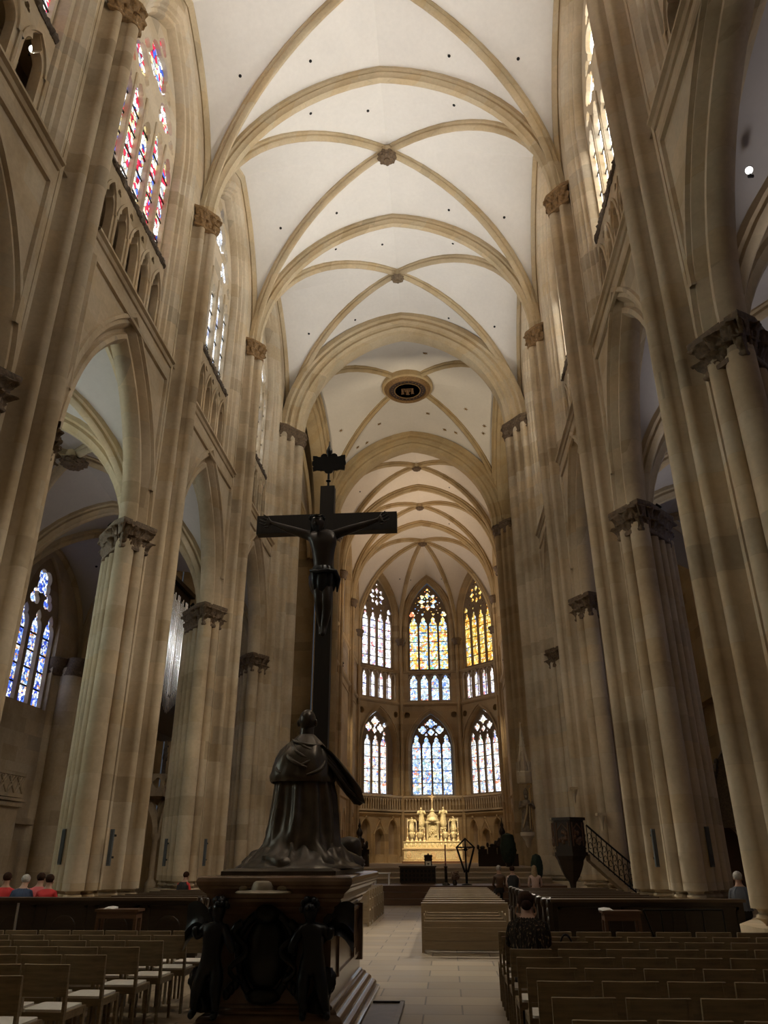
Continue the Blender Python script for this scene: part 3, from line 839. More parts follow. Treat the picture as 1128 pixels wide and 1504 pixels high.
# ------------------------------------------------------------------ aisles
def respond(mb, s, y, sc=1.25):
    q = []
    for i in range(71):
        a = math.radians(-105+210*i/70); r = .52+.20*abs(cos(3.5*a))**.7+(.06 if abs(a) < .42 else 0)
        q.append((r*cos(a), r*sin(a)))
    P = [(s*(16.85-(u*sc)), y+v*sc) for (u, v) in q]
    mb.wallstrip(P, 0, 10.0)
    cap = MB(); rows = []
    for z, d in ((9.6, .0), (9.7, .12), (9.85, .08), (10.1, .22), (10.3, .28), (10.4, .28), (10.45, .2)):
        rows.append([(s*(16.85-((u+d*.5)*sc)), y+v*sc*(1+d*.35)+.04*noise.noise(Vector((u*9, v*9, z*7))), z+.03*noise.noise(Vector((u*7, v*7+3, z)))) for (u, v) in q])
    cap.grid(rows); return cap
for s in (-1, 1):
    aw = MB(); caps = []; wins = []
    for k in range(0, 4):
        x0, x1 = sorted((s*7.6, s*16.8)); y0, y1 = PY[k], PY[k+1]; ym = (y0+y1)/2
        V = rect_bay(x0, x1, y0, y1, 10.35, 15.95, 5.25, 5.0, .3, 12)
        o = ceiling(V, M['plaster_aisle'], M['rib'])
        m = MB(); f = rise(10.35, 4.6, 5.25); rib_full(m, (x0, y0), V.O, (x1, y0), f, f, TRIB) if False else m.sweep(rib_path((x0, y0), ((x0+x1)/2, y0), f)+rib_path((x1, y0), ((x0+x1)/2, y0), f)[-2::-1], TRIB, (0, 1, 0))
        m.build('transverse_arch', M['rib'], o, 35)
        for (ci, t, q) in ((0, .5, .5), (3, .55, .5), (5, .5, .5)): vault_dot(o, V.cells[ci], t, q)
        if s < 0 and k in (1, 2): boss('vault_boss', ('carved round boss in the left aisle vault seen through the nearest left arch' if k == 2 else 'carved round boss of the nearer left aisle bay, behind the nearest left pier'), (V.O[0], V.O[1], 15.6), .5, M['capital'], k+3.0)
        wz, wy = (.5, -2.05) if (s < 0 and k == 2) else (0, 0)
        hole = [(a+wy, z+wz) for a, z in arch_poly(0, 1.75, 7.9, 12.0, 2.9)]
        v, f2 = plate([[(-(y1-y0)/2, 0), ((y1-y0)/2, 0), ((y1-y0)/2, 17), (-(y1-y0)/2, 17)], hole], .5, 0)
        aw.add([(s*(17.05+d), ym+a, z) for (a, d, z) in v], f2)
        W = window_obj()
        holes = [lancet(c, .9, 8.0, 11.3, 12.3) for c in (-1.17, 0, 1.17)] + [foil(0, 13.6, 4, .33, .36, PI/4), foil(-.62, 12.75, 3, .2, .24, PI/2), foil(.62, 12.75, 3, .2, .24, PI/2)]
        v, f2 = plate([arch_poly(0, 1.75, 7.9, 12.0, 2.9)]+holes, .2, .03)
        m = MB(); m.add([(s*(17.1+d), ym+wy+a, z+wz) for (a, d, z) in v], f2); m.build('tracery', M['stone_dark'], W, 45)
        m = MB(); saddle_bars(m, -1.75, 1.75, [8.8, 9.6, 10.4, 11.2], lambda a, z, d: (s*(17.2+d), ym+wy+a, z+wz)); m.build('saddle_bar', M['iron'], W, 0)
        glass_pane('stained_glass', M['gl_aisle'] if (k in (2, 3) or s > 0) else M['gl_daylight'], W, arch_poly(0, 1.75, 7.9, 12.0, 2.9), lambda a, z: (s*17.26, ym+wy+a, z+wz))
        caps.append(respond(aw, s, y1-(.7 if k == 3 else 0), 2.3 if k == 3 else 1.25))
        # blind base arcade ledge
        aw.box(min(s*16.6, s*16.9), max(s*16.6, s*16.9), y0+.9, y1-.9, 3.0, 3.25)
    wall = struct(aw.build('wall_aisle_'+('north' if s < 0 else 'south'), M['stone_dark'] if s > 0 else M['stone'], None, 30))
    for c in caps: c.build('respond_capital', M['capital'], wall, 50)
    m = MB(); m.add([(s*6.8, PY[0], 0), (s*18, PY[0], 0), (s*18, PY[0], 17), (s*6.8, PY[0], 17)], [(0,1,2,3)]); struct(m.build('wall_aisle_west_'+('north' if s < 0 else 'south'), M['stone'], None, 0))

# ------------------------------------------------------------------ choir and apse
CX0, CX1 = -6.45, 6.9
V1L, V1R, V2L, V2R = (-2.47, 76.0), (3.40, 76.0), (-6.40, 72.0), (7.0, 72.0)
def seg(name, A, B, low, gu, gt, gl_, nl=4, upper=True, mats=None):
    A = Vector(A); B = Vector(B); Ln = (B-A).length; e = (B-A)/Ln; nin = Vector((e.y, -e.x))
    if nin.dot(Vector((.3, 62))-A) < 0: nin = -nin
    pl = lambda s, d, z: (A.x+e.x*s+nin.x*d, A.y+e.y*s+nin.y*d, z)
    c = Ln/2; sm = M['stone_choir']; aU = min(2.3, c-.42)
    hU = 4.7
    holes = [arch_poly(c, aU, 18.75, 23.9, hU)]
    tw = min(2.15, c-.5); holes.append([(c-tw, 15.75), (c+tw, 15.75), (c+tw, 18.45), (c-tw, 18.45)])
    aL = min(1.95, c-.6)
    if low: holes.append(arch_poly(c, aL+.25, 6.95, 11.2, 3.6))
    if low:
        for sg in (-1, 1): holes.append(circle(c+sg*(c-.62), 14.4, .30, 16))
    nich = []
    if low:
        for q in (-1, 0, 1):
            nich.append(arch_poly(c+q*Ln*.29, Ln*.105, 1.9, 3.9 if q else 3.3, .95 if q else .7, 8))
        holes += nich
    v, f = plate([[(0, .0), (Ln, .0), (Ln, 30.5), (0, 30.5)]]+holes, .5, 0)
    m = MB(); m.add([pl(s, -.25-d, z) for (s, d, z) in v], f)
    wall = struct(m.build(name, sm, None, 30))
    L3 = Vector((nin.x, nin.y, 0))
    # mouldings
    m = MB(); path = [pl(c-aU, 0, 18.75)]+[pl(c+x, 0, 23.9+z) for (x, z) in pointed_pts(aU, hU, 12)]+[pl(c+aU, 0, 18.75)]
    m.sweep(path, [(.14,.30),(.16,.22),(.06,.18),(.10,.08),(.0,.02),(-.12,-.10),(-.30,-.14),(-.34,-.25),(-.5,-.28)], L3)
    m.build('window_surround', sm, wall, 40)
    st = MB()
    for (z, sc) in ((15.42, 1.0), (18.62, .7), (5.25, 1.3)) if low else ((15.42, 1.0), (18.62, .7)):
        st.sweep([pl(0, 0, z), pl(Ln, 0, z)], [(0, -.16*sc), (.10*sc, -.1*sc), (.20*sc, .02), (.20*sc, .1*sc), (0, .18*sc)], L3)
    if low:
        path = [pl(c-aL-.25, 0, 6.95)]+[pl(c+x, 0, 11.2+z) for (x, z) in pointed_pts(aL+.25, 3.6, 12)]+[pl(c+aL+.25, 0, 6.95)]
        st.sweep(path, [(.16,.26),(.18,.16),(.08,.14),(.1,.04),(0,0),(-.12,-.08),(-.3,-.14),(-.5,-.2)], L3)
        for q in (-1, 0, 1):
            zs_ = 3.9 if q else 3.3; hh = .95 if q else .7
            st.sweep([pl(c+q*Ln*.29+x, .02, zs_+z) for (x, z) in pointed_pts(Ln*.105, hh, 8)], [(.07,.12),(.1,.06),(.06,0),(0,-.03)], L3)
            for sg in (-1, 1): st.tube([pl(c+q*Ln*.29+sg*(Ln*.105+.03), .06, 1.2), pl(c+q*Ln*.29+sg*(Ln*.105+.03), .06, zs_)], .06, 6)
            if q == 0:
                st.tube([pl(c-Ln*.13, .08, 3.55), pl(c, .08, 4.75)], .06, 6); st.tube([pl(c+Ln*.13, .08, 3.55), pl(c, .08, 4.75)], .06, 6); st.ell(pl(c, .08, 4.9), .13, 8, 6)
            else: st.ell(pl(c+q*Ln*.29, .08, 5.0), .12, 8, 6)
    st.build('string_course', sm, wall, 40)
    if low:
        m = MB()
        for (q, z1) in ((-1, 5.2), (0, 4.4), (1, 5.2)):
            w = Ln*.125; a = c+q*Ln*.29
            m.add([pl(a-w, -.52, 1.2), pl(a+w, -.52, 1.2), pl(a+w, -.52, z1), pl(a-w, -.52, z1)], [(0,1,2,3)])
        for sg in (-1, 1):
            a = c+sg*(c-.62); m.add([pl(a-.4, -.52, 14), pl(a+.4, -.52, 14), pl(a+.4, -.52, 14.8), pl(a-.4, -.52, 14.8)], [(0,1,2,3)])
        m.build('niche_back', M['stone_dark'], wall, 0)
        # balustrade in front of the lower window
        b = MB(); nb = int(Ln/.30); off = .22
        b.add([], [])
        def rail(z0, z1, d0, d1):
            vs = [pl(s, d, z) for z in (z0, z1) for (s, d) in ((.15, d0), (Ln-.15, d0), (Ln-.15, d1), (.15, d1))]
            b.add(vs, [(0,3,2,1),(4,5,6,7),(0,1,5,4),(1,2,6,5),(2,3,7,6),(3,0,4,7)])
        rail(6.72, 6.9, .1, .34); rail(5.5, 5.66, .1, .34)
        for i in range(nb+1):
            s = .2+(Ln-.4)*i/nb
            b.tube([pl(s, off, 5.6), pl(s, off, 6.75)], .05, 6)
            if i < nb:
                w = (Ln-.4)/nb; b.sweep([pl(s+w/2+x, off, 6.42+z) for (x, z) in pointed_pts(w*.42, .26, 4)], [(-.05,.05),(.05,.05),(.05,-.02),(-.05,-.02)], L3, closed_prof=True)
        b.build('balustrade', M['stone'], wall, 40)
    # windows
    W = window_obj(); gU = aU-.27
    pit = 2*gU/nl; hs = [lancet(c-gU+pit*(i+.5), pit*.80, 19.0, 23.4, 24.5) for i in range(nl)]
    zc = 26.15; sc = gU/2.03
    for k in range(4): 
        a = k*PI/2; hs.append([(c+sc*(x*cos(a)-z*sin(a)), zc+sc*(x*sin(a)+z*cos(a))) for (x, z) in [(0,.25),(.10,.33),(.13,.44),(.25,.55),(.25,.70),(.14,.84),(0,1.04),(-.14,.84),(-.25,.70),(-.25,.55),(-.13,.44),(-.10,.33)]])
        a = PI/4+k*PI/2; hs.append(foil(c+sc*.78*cos(a), zc+sc*.74*sin(a), 3, .11, .14, a))
    hs.append(circle(c, zc, .15, 10))
    for (dx, dz) in ((.30, .30), (.98, .42), (1.02, -.36), (.36, -1.12), (1.3, -.75), (.24, 1.1), (.95, -.95)):
        for sg in (-1, 1): hs.append(circle(c+sg*sc*dx, zc+dz, .075, 7))
    for sg in (-1, 1):
        hs.append(foil(c+sg*gU*.80, 24.75, 3, .15, .18, PI/2)); hs.append(foil(c+sg*gU*.28, 24.75, 3, .07, .09, -PI/2, 4)); hs.append(circle(c+sg*gU*.52, 24.9, .07, 6)); hs.append(circle(c+sg*gU*.62, 26.0, .07, 6))
    hs.append(foil(c, 27.45, 3, .07, .1, PI/2, 4))
    def emitplate(polys, th, d0, mt, nm='tracery'):
        v, f = plate(polys, th, .03); mm = MB(); mm.add([pl(s, d0-d, z) for (s, d, z) in v], f); return mm.build(nm, mt, W, 45)
    emitplate([arch_poly(c, gU, 18.85, 23.9, hU-.62)]+hs, .18, -.40, M['tracery_dark'])
    m = MB(); saddle_bars(m, c-gU, c+gU, [19.95, 20.9, 21.85, 22.8, 23.6], lambda s, z, d: pl(s, -.47-d, z), .032); m.build('saddle_bar', M['iron'], W, 0)
    glass_pane('stained_glass', M[gu], W, arch_poly(c, gU, 18.85, 23.9, hU-.62), lambda s, z: pl(s, -.55, z))
    # triforium lights
    W = window_obj(); pit = 2*tw/nl; hs = [lancet(c-tw+pit*(i+.5), pit*.66, 15.9, 17.75, 18.4) for i in range(nl)]
    emitplate([[(c-tw, 15.75), (c+tw, 15.75), (c+tw, 18.45), (c-tw, 18.45)]]+hs, .16, -.42, M['stone_dark'])
    m = MB(); saddle_bars(m, c-tw, c+tw, [17.1], lambda s, z, d: pl(s, -.5-d, z), .032); m.build('saddle_bar', M['iron'], W, 0)
    glass_pane('stained_glass', M[gt], W, (c-tw, c+tw, 15.75, 18.45), lambda s, z: pl(s, -.58, z))
    m = MB(); ns = nl*2 if abs(e.y) > .1 else nl
    for i in range(ns+1):
        s = c-tw+2*tw*i/ns; m.tube([pl(s, -.02, 15.75), pl(s, -.02, 17.9)], .05, 6)
        if i < ns: w = 2*tw/ns; m.sweep([pl(s+w/2+x, -.02, 17.75+z) for (x, z) in pointed_pts(w*.46, .62, 5)], [(-.06,.06),(.06,.06),(.06,-.02),(-.06,-.02)], L3, closed_prof=True)
    m.build('screen', M['stone_dark'], W, 40)
    if low:
        W = window_obj(); n2 = low; a2 = aL if n2 == 4 else 1.5; c2 = c if n2 == 4 else c-.15; pit = 2*a2/n2
        hs = [lancet(c2-a2+pit*(i+.5), pit*.82, 7.07, 11.35, 12.35) for i in range(n2)]
        if n2 == 4:
            hs += [foil(c, 13.62, 4, .22, .22, 0), foil(c-.82, 13.0, 4, .19, .2, 0), foil(c+.82, 13.0, 4, .19, .2, 0), foil(c, 12.78, 4, .15, .16, 0), foil(c-1.44, 12.3, 3, .10, .13, PI/2), foil(c+1.44, 12.3, 3, .10, .13, PI/2), foil(c-.52, 13.55, 3, .05, .07, 0, 4), foil(c+.52, 13.55, 3, .05, .07, PI, 4), foil(c-.48, 12.55, 3, .06, .08, PI/2, 4), foil(c+.48, 12.55, 3, .06, .08, PI/2, 4), circle(c-1.2, 13.1, .07, 7), circle(c+1.2, 13.1, .07, 7), circle(c-.35, 13.15, .06, 7), circle(c+.35, 13.15, .06, 7)]
        else:
            hs += [foil(c2-.05, 13.55, 4, .25, .25, 0), foil(c2-.85, 13.0, 4, .22, .22, 0), foil(c2+.62, 12.95, 4, .22, .22, 0), foil(c2-.12, 12.75, 4, .16, .17, 0), foil(c2+1.15, 13.3, 4, .14, .15, 0), foil(c2+1.1, 12.5, 3, .1, .13, PI/2), circle(c2+.5, 13.6, .08, 7), circle(c2-.55, 13.5, .06, 7)]
        hh = 3.3
        emitplate([arch_poly(c, aL, 7.0, 11.2, hh)]+hs, .18, -.40, M['tracery_dark'])
        m = MB(); saddle_bars(m, c-aL, c+aL, [8.1, 9.2, 10.3, 11.35], lambda s, z, d: pl(s, -.47-d, z), .032); m.build('saddle_bar', M['iron'], W, 0)
        glass_pane('stained_glass', M[gl_], W, arch_poly(c, aL, 7.0, 11.2, hh), lambda s, z: pl(s, -.55, z))
    else:
        m = MB()                                  # sunk panel frames on the blank choir wall
        m.sweep([pl(.6, 0, 1.4), pl(.6, 0, 14.7), pl(Ln-.6, 0, 14.7), pl(Ln-.6, 0, 1.4)], [(0,-.09),(.08,-.06),(.1,.02),(0,.09)], L3)
        m.sweep([pl(0, 0, 6.0), pl(Ln, 0, 6.0)], [(0,-.12),(.14,.0),(.14,.08),(0,.14)], L3)
        for q in (.3, .7):
            m.sweep([pl(Ln*q-.7, 0, 1.4), pl(Ln*q-.7, 0, 4.0)]+[pl(Ln*q+x, 0, 4.0+z) for (x, z) in pointed_pts(.7, 1.2, 8)]+[pl(Ln*q+.7, 0, 1.4)], [(0,-.07),(.07,-.04),(.08,.03),(0,.07)], L3)
        m.build('panel_frame', sm, wall, 40)
    return wall
seg('wall_apse_1', V2L, V1L, 3, 'gl_white', 'gl_white', 'gl_mixed')
seg('wall_apse_2', V1L, V1R, 4, 'gl_centre', 'gl_blue', 'gl_blue')
seg('wall_apse_3', V1R, V2R, 4, 'gl_gold', 'gl_white', 'gl_mixed')
for s, x in ((-1, CX0), (1, CX1)):
    ys = [PY[5]+.3, PY[6], PY[7], 72.0]
    for k in range(3):
        a, b = (x, ys[k]), ((x if k < 2 else (V2L if s < 0 else V2R)[0]), ys[k+1])
        seg('wall_choir_%s_%d' % (('north' if s < 0 else 'south'), k+1), a, b, 0, 'gl_white', 'gl_white', 'gl_white')
# choir vault
ccx = (CX0+CX1)/2
for k in (5, 6):
    V = rect_bay(CX0, CX1, PY[k], PY[k+1], ZS-.2, 31.0, 7.7, 6.9, .4)
    o = ceiling(V, M['plaster_warm'], M['rib_choir'])
    trans(PY[k+1], TRIB, M['rib_choir'], zs=ZS-.2, ht=7.7, x0=CX0, x1=CX1, parent=o)
    for (ci, t, q) in ((0, .5, .5), (3, .55, .5), (5, .5, .5), (6, .6, .4)): vault_dot(o, V.cells[ci], t, q)
    boss('vault_boss', ('square-looking dark boss in the first choir vault bay beyond the crossing' if k == 5 else 'small dark boss in the second choir vault bay, behind the first'), (V.O[0], V.O[1], 30.65), .36, M['capital'], k+5.0)
VA = Vault(); OA = (ccx, 70.5); zo = 30.75; za = 21.9; rb = MB()
YA = PY[7]
cA, cB = (CX0, YA), (CX1, YA)
def dist(a, b): return (T2(a)-T2(b)).length
r66 = rise(ZS-.2, dist(cA, OA), zo-ZS+.2); tf = rise(ZS-.2, (CX1-CX0)/2, 7.7)
fr = {}
for nm, p in (('2L', V2L), ('2R', V2R), ('1L', V1L), ('1R', V1R)): fr[nm] = rise(za, dist(p, OA), zo-za)
for c in (cA, cB): VA.cell(c, (ccx, YA), OA, tf, r66)
def wallcells(p, q, fp, fq, hw=7.0, st=1.6, zp=za, zq=za):
    Mp = ((p[0]+q[0])/2, (p[1]+q[1])/2); b = dist(p, q)/2; zt = za+hw
    wp = rise(zp+st*(zp == za)+.0, b, zt-zp-st*(zp == za)); wq = rise(zq+st*(zq == za), b, zt-zq-st*(zq == za))
    VA.cell(p, Mp, OA, wp, fp); VA.cell(q, Mp, OA, wq, fq)
wallcells(cA, V2L, r66, fr['2L'], zp=ZS-.2); wallcells(cB, V2R, r66, fr['2R'], zp=ZS-.2)
wallcells(V2L, V1L, fr['2L'], fr['1L']); wallcells(V1L, V1R, fr['1L'], fr['1R']); wallcells(V1R, V2R, fr['1R'], fr['2R'])
rib_half(rb, cA, OA, r66, RIB); rib_half(rb, cB, OA, r66, RIB)
for nm, p in (('2L', V2L), ('2R', V2R), ('1L', V1L), ('1R', V1R)): rib_half(rb, p, OA, fr[nm], RIB)
VA.diag = rb
oa = ceiling(VA, M['plaster_warm'], M['rib_choir'])
for (ci, t, q) in ((6, .45, .5), (7, .45, .5), (8, .45, .5), (9, .45, .5), (6, .75, .2), (2, .5, .5), (4, .5, .5)): vault_dot(oa, VA.cells[ci], t, q)
boss('vault_boss', 'dark boss above the apse where the fan of ribs meets', (OA[0], OA[1], zo-.4), .42, M['capital'], 9.0)
# wall shafts of choir and apse
def wall_shaft(c, din, ztop, label):
    T = thing('wall_shaft', label, 'shaft', (c[0], c[1], 1.2), 0, 'slender wall shafts of choir and apse')
    d = Vector(din).normalized(); p = Vector((-d.y, d.x)); m = MB()
    for (a, o, r) in ((.22, 0, .17), (.05, .26, .11), (.05, -.26, .11)):
        q = d*a+p*o; m.tube([(q.x, q.y, 0), (q.x, q.y, ztop-1.2)], r, 10)
    m.build('shaft', M['stone_choir'], T, 60)
    m = MB(); q = d*.15
    rows = []
    for (z, r) in ((-.62, .34), (-.5, .42), (-.3, .38), (-.12, .52), (0, .56), (.08, .5)):
        rows.append([(q.x+r*cos(2*PI*k/24)*(1+.12*noise.noise(Vector((cos(2*PI*k/24)*4, z*6, c[0])))), q.y+r*sin(2*PI*k/24), ztop-1.2+z) for k in range(24)])
    m.grid(rows, wrap=True); m.build('capital', M['capital'], T, 60)
    m = MB(); m.lathe([(.5, 0), (.5, .25), (.42, .4), (.36, .5)], (q.x, q.y, 0), 12); m.build('base', M['stone_choir'], T, 40)
wall_shaft((CX0, PY[6]), (1, 0), 23.2, 'slender choir wall shaft on the left, just right of the crucified figure')
wall_shaft((CX0, PY[7]), (1, 0), 23.2, 'second choir wall shaft on the left, nearer the left apse window')
wall_shaft((CX1, PY[6]), (-1, 0), 23.2, 'slender choir wall shaft on the right, hidden largely by the crossing pier')
wall_shaft((CX1, PY[7]), (-1, 0), 23.2, 'choir wall shaft on the right beside the gold apse window')
wall_shaft(V2L, (.6, -.5), 21.9, 'apse corner shaft left of the left apse windows')
wall_shaft(V2R, (-.6, -.5), 21.9, 'apse corner shaft right of the gold apse window')
wall_shaft(V1L, (.4, -1), 21.9, 'apse corner shaft between the left and the middle apse windows')
wall_shaft(V1R, (-.4, -1), 21.9, 'apse corner shaft between the middle and the gold apse windows')
# ------------------------------------------------------------------ chairs
def make_chair(pad=True):
    T = thing('stacking_chair', 'chair', 'chair')
    m = MB(); rows = []
    for i in range(7):
        x = -.205+.41*i/6; b = .018*cos(PI*(i-3)/6)
        rows.append([(x, -.035-b, .555), (x, -.052-b, .80), (x, -.036-b, .803), (x, -.017-b, .555)])
    m.grid(rows, wrap=True); m.f += [(0,1,2,3), (27,26,25,24)]; m.mi += [0, 0]
    m.build('backrest', M['oak'], T, 40)
    m = MB(); m.box(-.21, .21, .0, .40, .415, .436); m.box(-.19, .19, .36, .385, .375, .415); m.box(-.19, .19, .0, .025, .375, .415)
    for x in (-.195, .195): m.box(x-.012, x+.012, .02, .37, .375, .415)
    m.build('seat', M['oak'], T, 30)
    m = MB(); pl = [(-.18+.36*(.5+.5*cos(a)*1.0), 0) for a in (0,)]
    P = []
    for (cx, cy, a0) in ((.145, .35, 0), (-.145, .35, 90), (-.145, .05, 180), (.145, .05, 270)): P += arc(cx, cy, .04, a0, a0+90, 4)
    m.prism(P, .4365, .455); m.build('seat_pad', M['pad'], T, 40)
    for x in (-.197, .197):
        m = MB(); m.add([(x-.013,-.02,0),(x+.013,-.02,0),(x+.013,.018,0),(x-.013,.018,0),(x-.013,-.03,.45),(x+.013,-.03,.45),(x+.013,.015,.45),(x-.013,.015,.45),(x-.013,-.06,.80),(x+.013,-.06,.80),(x+.013,-.033,.80),(x-.013,-.033,.80)],
            [(0,3,2,1),(0,1,5,4),(1,2,6,5),(2,3,7,6),(3,0,4,7),(4,5,9,8),(5,6,10,9),(6,7,11,10),(7,4,8,11),(8,9,10,11)])
        m.build('leg', M['oak'], T, 30)
        m = MB(); m.add([(x-.012,.375,0),(x+.012,.375,0),(x+.012,.405,0),(x-.012,.405,0),(x-.015,.355,.43),(x+.015,.355,.43),(x+.015,.398,.43),(x-.015,.398,.43)], [(0,3,2,1),(4,5,6,7),(0,1,5,4),(1,2,6,5),(2,3,7,6),(3,0,4,7)])
        m.build('leg', M['oak'], T, 30)
    return T
chair0 = make_chair(); used = [False]
ORD = ['first', 'second', 'third', 'fourth', 'fifth', 'sixth', 'seventh', 'eighth', 'ninth', 'tenth', 'eleventh']
def place_chair(x, y, label, group, rz=0.0):
    c = chair0 if not used[0] else copy_tree(chair0)
    used[0] = True
    c.location = (x, y, 0); c.rotation_euler = (0, 0, rz); tag(c, label, 'chair', group)
    return c
LY = [6.76, 7.45, 8.17, 8.86, 9.51, 10.17, 10.78]; LX = [-1.71, -1.65, -1.62, -1.56, -1.53, -1.47, -1.43]
for r, (y, xr) in enumerate(zip(LY, LX)):
    xl = -1.80-(y-6.76)*.57; n = int((xr-xl)/.43)+1
    for k in range(n):
        place_chair(xr-.215-.445*k, y+.05+random.uniform(-.012, .012), 'oak chair with pale pad, left block, %s row from the front, %s from the aisle' % (ORD[r], ORD[k]), 'oak chairs of the left block', random.uniform(-.02, .02))
RY = [5.21, 5.97, 6.71, 7.44, 8.19, 8.89, 9.60, 10.2, 10.85]; RX = [2.36, 2.34, 2.32, 2.31, 2.29, 2.28, 2.28, 2.28, 2.28]
for r, (y, xl) in enumerate(zip(RY, RX)):
    xr = 3.55+(y-5.21)*.39; n = int((xr-xl)/.483)+1
    for k in range(n):
        if r == 6 and k == 0: pass
        place_chair(xl+.215+.483*k, y+.05+random.uniform(-.01, .01), 'oak chair with pale pad, right block, %s row from the front, %s from the aisle' % (ORD[r], ORD[k]), 'oak chairs of the right block', random.uniform(-.02, .02))

# ------------------------------------------------------------------ light slatted pews
def make_pew(w):
    T = thing('slatted_pew', 'pew', 'pew'); h = w/2
    m = MB(); m.box(-h, h, -.02, .10, .805, .845); m.build('top_rail', M['oak_light'], T, 0)
    m = MB(); m.box(-h+.05, h-.05, -.01, .02, .705, .805)
    for (a, b) in ((.05, .19), (.205, .335), (.35, .42), (.435, .50)): m.box(-h+.05, h-.05, -.01, .018, a, b)
    m.box(-h+.05, h-.05, -.015, .07, .505, .53)
    m.build('back_panel', M['oak_light'], T, 0)
    m = MB(); m.box(-h+.03, h-.03, .06, .46, .40, .435); m.build('seat', M['oak_light'], T, 0)
    for sx in (-1, 1):
        m = MB(); x0, x1 = sorted((sx*h, sx*(h-.05)))
        m.box(x0, x1, -.02, .05, 0, .805); m.box(x0, x1, .38, .46, 0, .64); m.box(x0, x1, .05, .38, .62, .64); m.box(x0, x1, .05, .38, .36, .40); m.box(x0, x1, .05, .38, .02, .08)
        m.build('end_frame', M['oak_light'], T, 0)
    return T
p0 = make_pew(1.67)
for k in range(11):
    p = p0 if k == 0 else copy_tree(p0)
    p.location = (1.975, 16.52+.83*k, 0); tag(p, 'light oak slatted pew, %s in the middle block counting from the chairs' % ORD[k], 'pew', 'light oak pews of the middle block')
for k in range(7):
    p = copy_tree(p0); p.location = (-1.27, 22.5+.76*k, 0); tag(p, 'light oak slatted pew end showing right of the monument, %s counting from the chairs' % ORD[k], 'pew', 'light oak pews left of the central aisle')

# ------------------------------------------------------------------ dark carved pews
def bench_end():
    P = [(-.05, 0), (.50, 0), (.50, .10), (.44, .22), (.47, .36), (.53, .46), (.50, .54), (.40, .57), (.30, .55), (.22, .62), (.16, .74), (.17, .86), (.13, .95), (.05, .985), (-.03, .96), (-.07, .88), (-.05, .78), (-.07, .6), (-.04, .4), (-.08, .2)]
    return P
def make_dark_pew(w):
    """origin at the aisle end (x=0) running to +w"""
    T = thing('carved_pew', 'pew', 'pew')
    v, f = plate([bench_end()], .07)
    m = MB(); m.add([(d+.035, y, z) for (y, d, z) in v], f)
    m.ell((-.005, .04, .90), (.03, .07, .07), 10, 8); m.ell((-.005, .42, .50), (.03, .06, .06), 10, 8); m.ell((-.0, .18, .32), (.025, .12, .14), 10, 8); m.ell((-.0, .10, .62), (.02, .06, .12), 8, 6)
    m.build('carved_end', M['dark_wood'], T, 40)
    m = MB(); m.box(.07, w, -.02, .02, .06, .90); m.build('back_panel', M['dark_wood'], T, 0)
    m = MB(); m.box(.07, w, -.05, .10, .90, .94); m.build('book_rest', M['dark_wood_top'], T, 0)
    m = MB(); m.box(.07, w, .02, .40, .42, .46); m.build('seat', M['dark_wood'], T, 0)
    return T
dp = make_dark_pew(2.45)
for k in range(9):
    p = dp if k == 0 else copy_tree(dp)
    p.location = (3.36-.018*k, 15.45+.74*k, 0); tag(p, 'dark pew with scrolled carved end, right side, %s behind the panelled front' % ORD[k], 'pew', 'dark carved pews on the right')
for k in range(7):
    p = copy_tree(dp); p.location = (-2.88, 15.7+.74*k, 0); p.scale = (-1, 1, 1); tag(p, 'dark pew with carved end, left side, %s behind the panelled front' % ORD[k], 'pew', 'dark carved pews on the left')
def pew_front(x0, x1, y, label, carved):
    T = thing('pew_front', label, 'pew front', ((x0+x1)/2, y, 0)); h = (x1-x0)/2
    m = MB(); m.box(-h, h, -.03, .05, 0, .955); m.build('panel', M['dark_wood'], T, 0)
    m = MB(); m.box(-h-.03, h+.03, -.10, .22, .955, 1.0); m.build('top_rail', M['dark_wood_top'], T, 0)
    m = MB(); n = max(3, int(2*h/.9))
    for i in range(n):
        a = -h+2*h*i/n+.08; b = -h+2*h*(i+1)/n-.08
        m.box(a, b, -.05, -.03, .12, .16); m.box(a, b, -.05, -.03, .84, .88); m.box(a, a+.05, -.05, -.03, .12, .88); m.box(b-.05, b, -.05, -.03, .12, .88)
        if carved: m.ell(((a+b)/2, -.03, .5), ((b-a)*.3, .03, .22), 14, 8)
    m.build('panel_frame', M['dark_wood'], T, 20)
    v, f = plate([bench_end()], .07); m = MB(); sx = -1 if x0 > 0 else 1
    m.add([(sx*h+sx*.04+d, y_, z*1.04) for (y_, d, z) in v], f)
    for i in range(7): m.ell((sx*(h+.075), .0+.05*(i % 2), .15+.13*i), (.03, .06, .07), 8, 6)
    m.build('carved_end', M['dark_wood'], T, 40)
    return T
pew_front(3.42, 6.55, 14.55, 'long dark panelled pew front behind the right chair block', False)
pew_front(-8.6, -2.84, 14.95, 'long dark panelled pew front with carved end behind the left chair block', True)
def small_table(c, w, label):
    T = thing('side_table', label, 'table', (c[0], c[1], 0))
    m = MB(); m.box(-w/2, w/2, -.16, .16, c[2]-.035, c[2]); m.build('top', M['brown_wood'], T, 0)
    m = MB(); m.box(-w/2+.03, w/2-.03, -.14, .14, c[2]-.14, c[2]-.035); m.build('apron', M['brown_wood'], T, 0)
    for sx in (-1, 1):
        for sy in (-1, 1):
            m = MB(); x, y = sx*(w/2-.05), sy*.11; m.box(x-.025, x+.025, y-.025, y+.025, 0, c[2]-.14); m.build('leg', M['brown_wood'], T, 0)
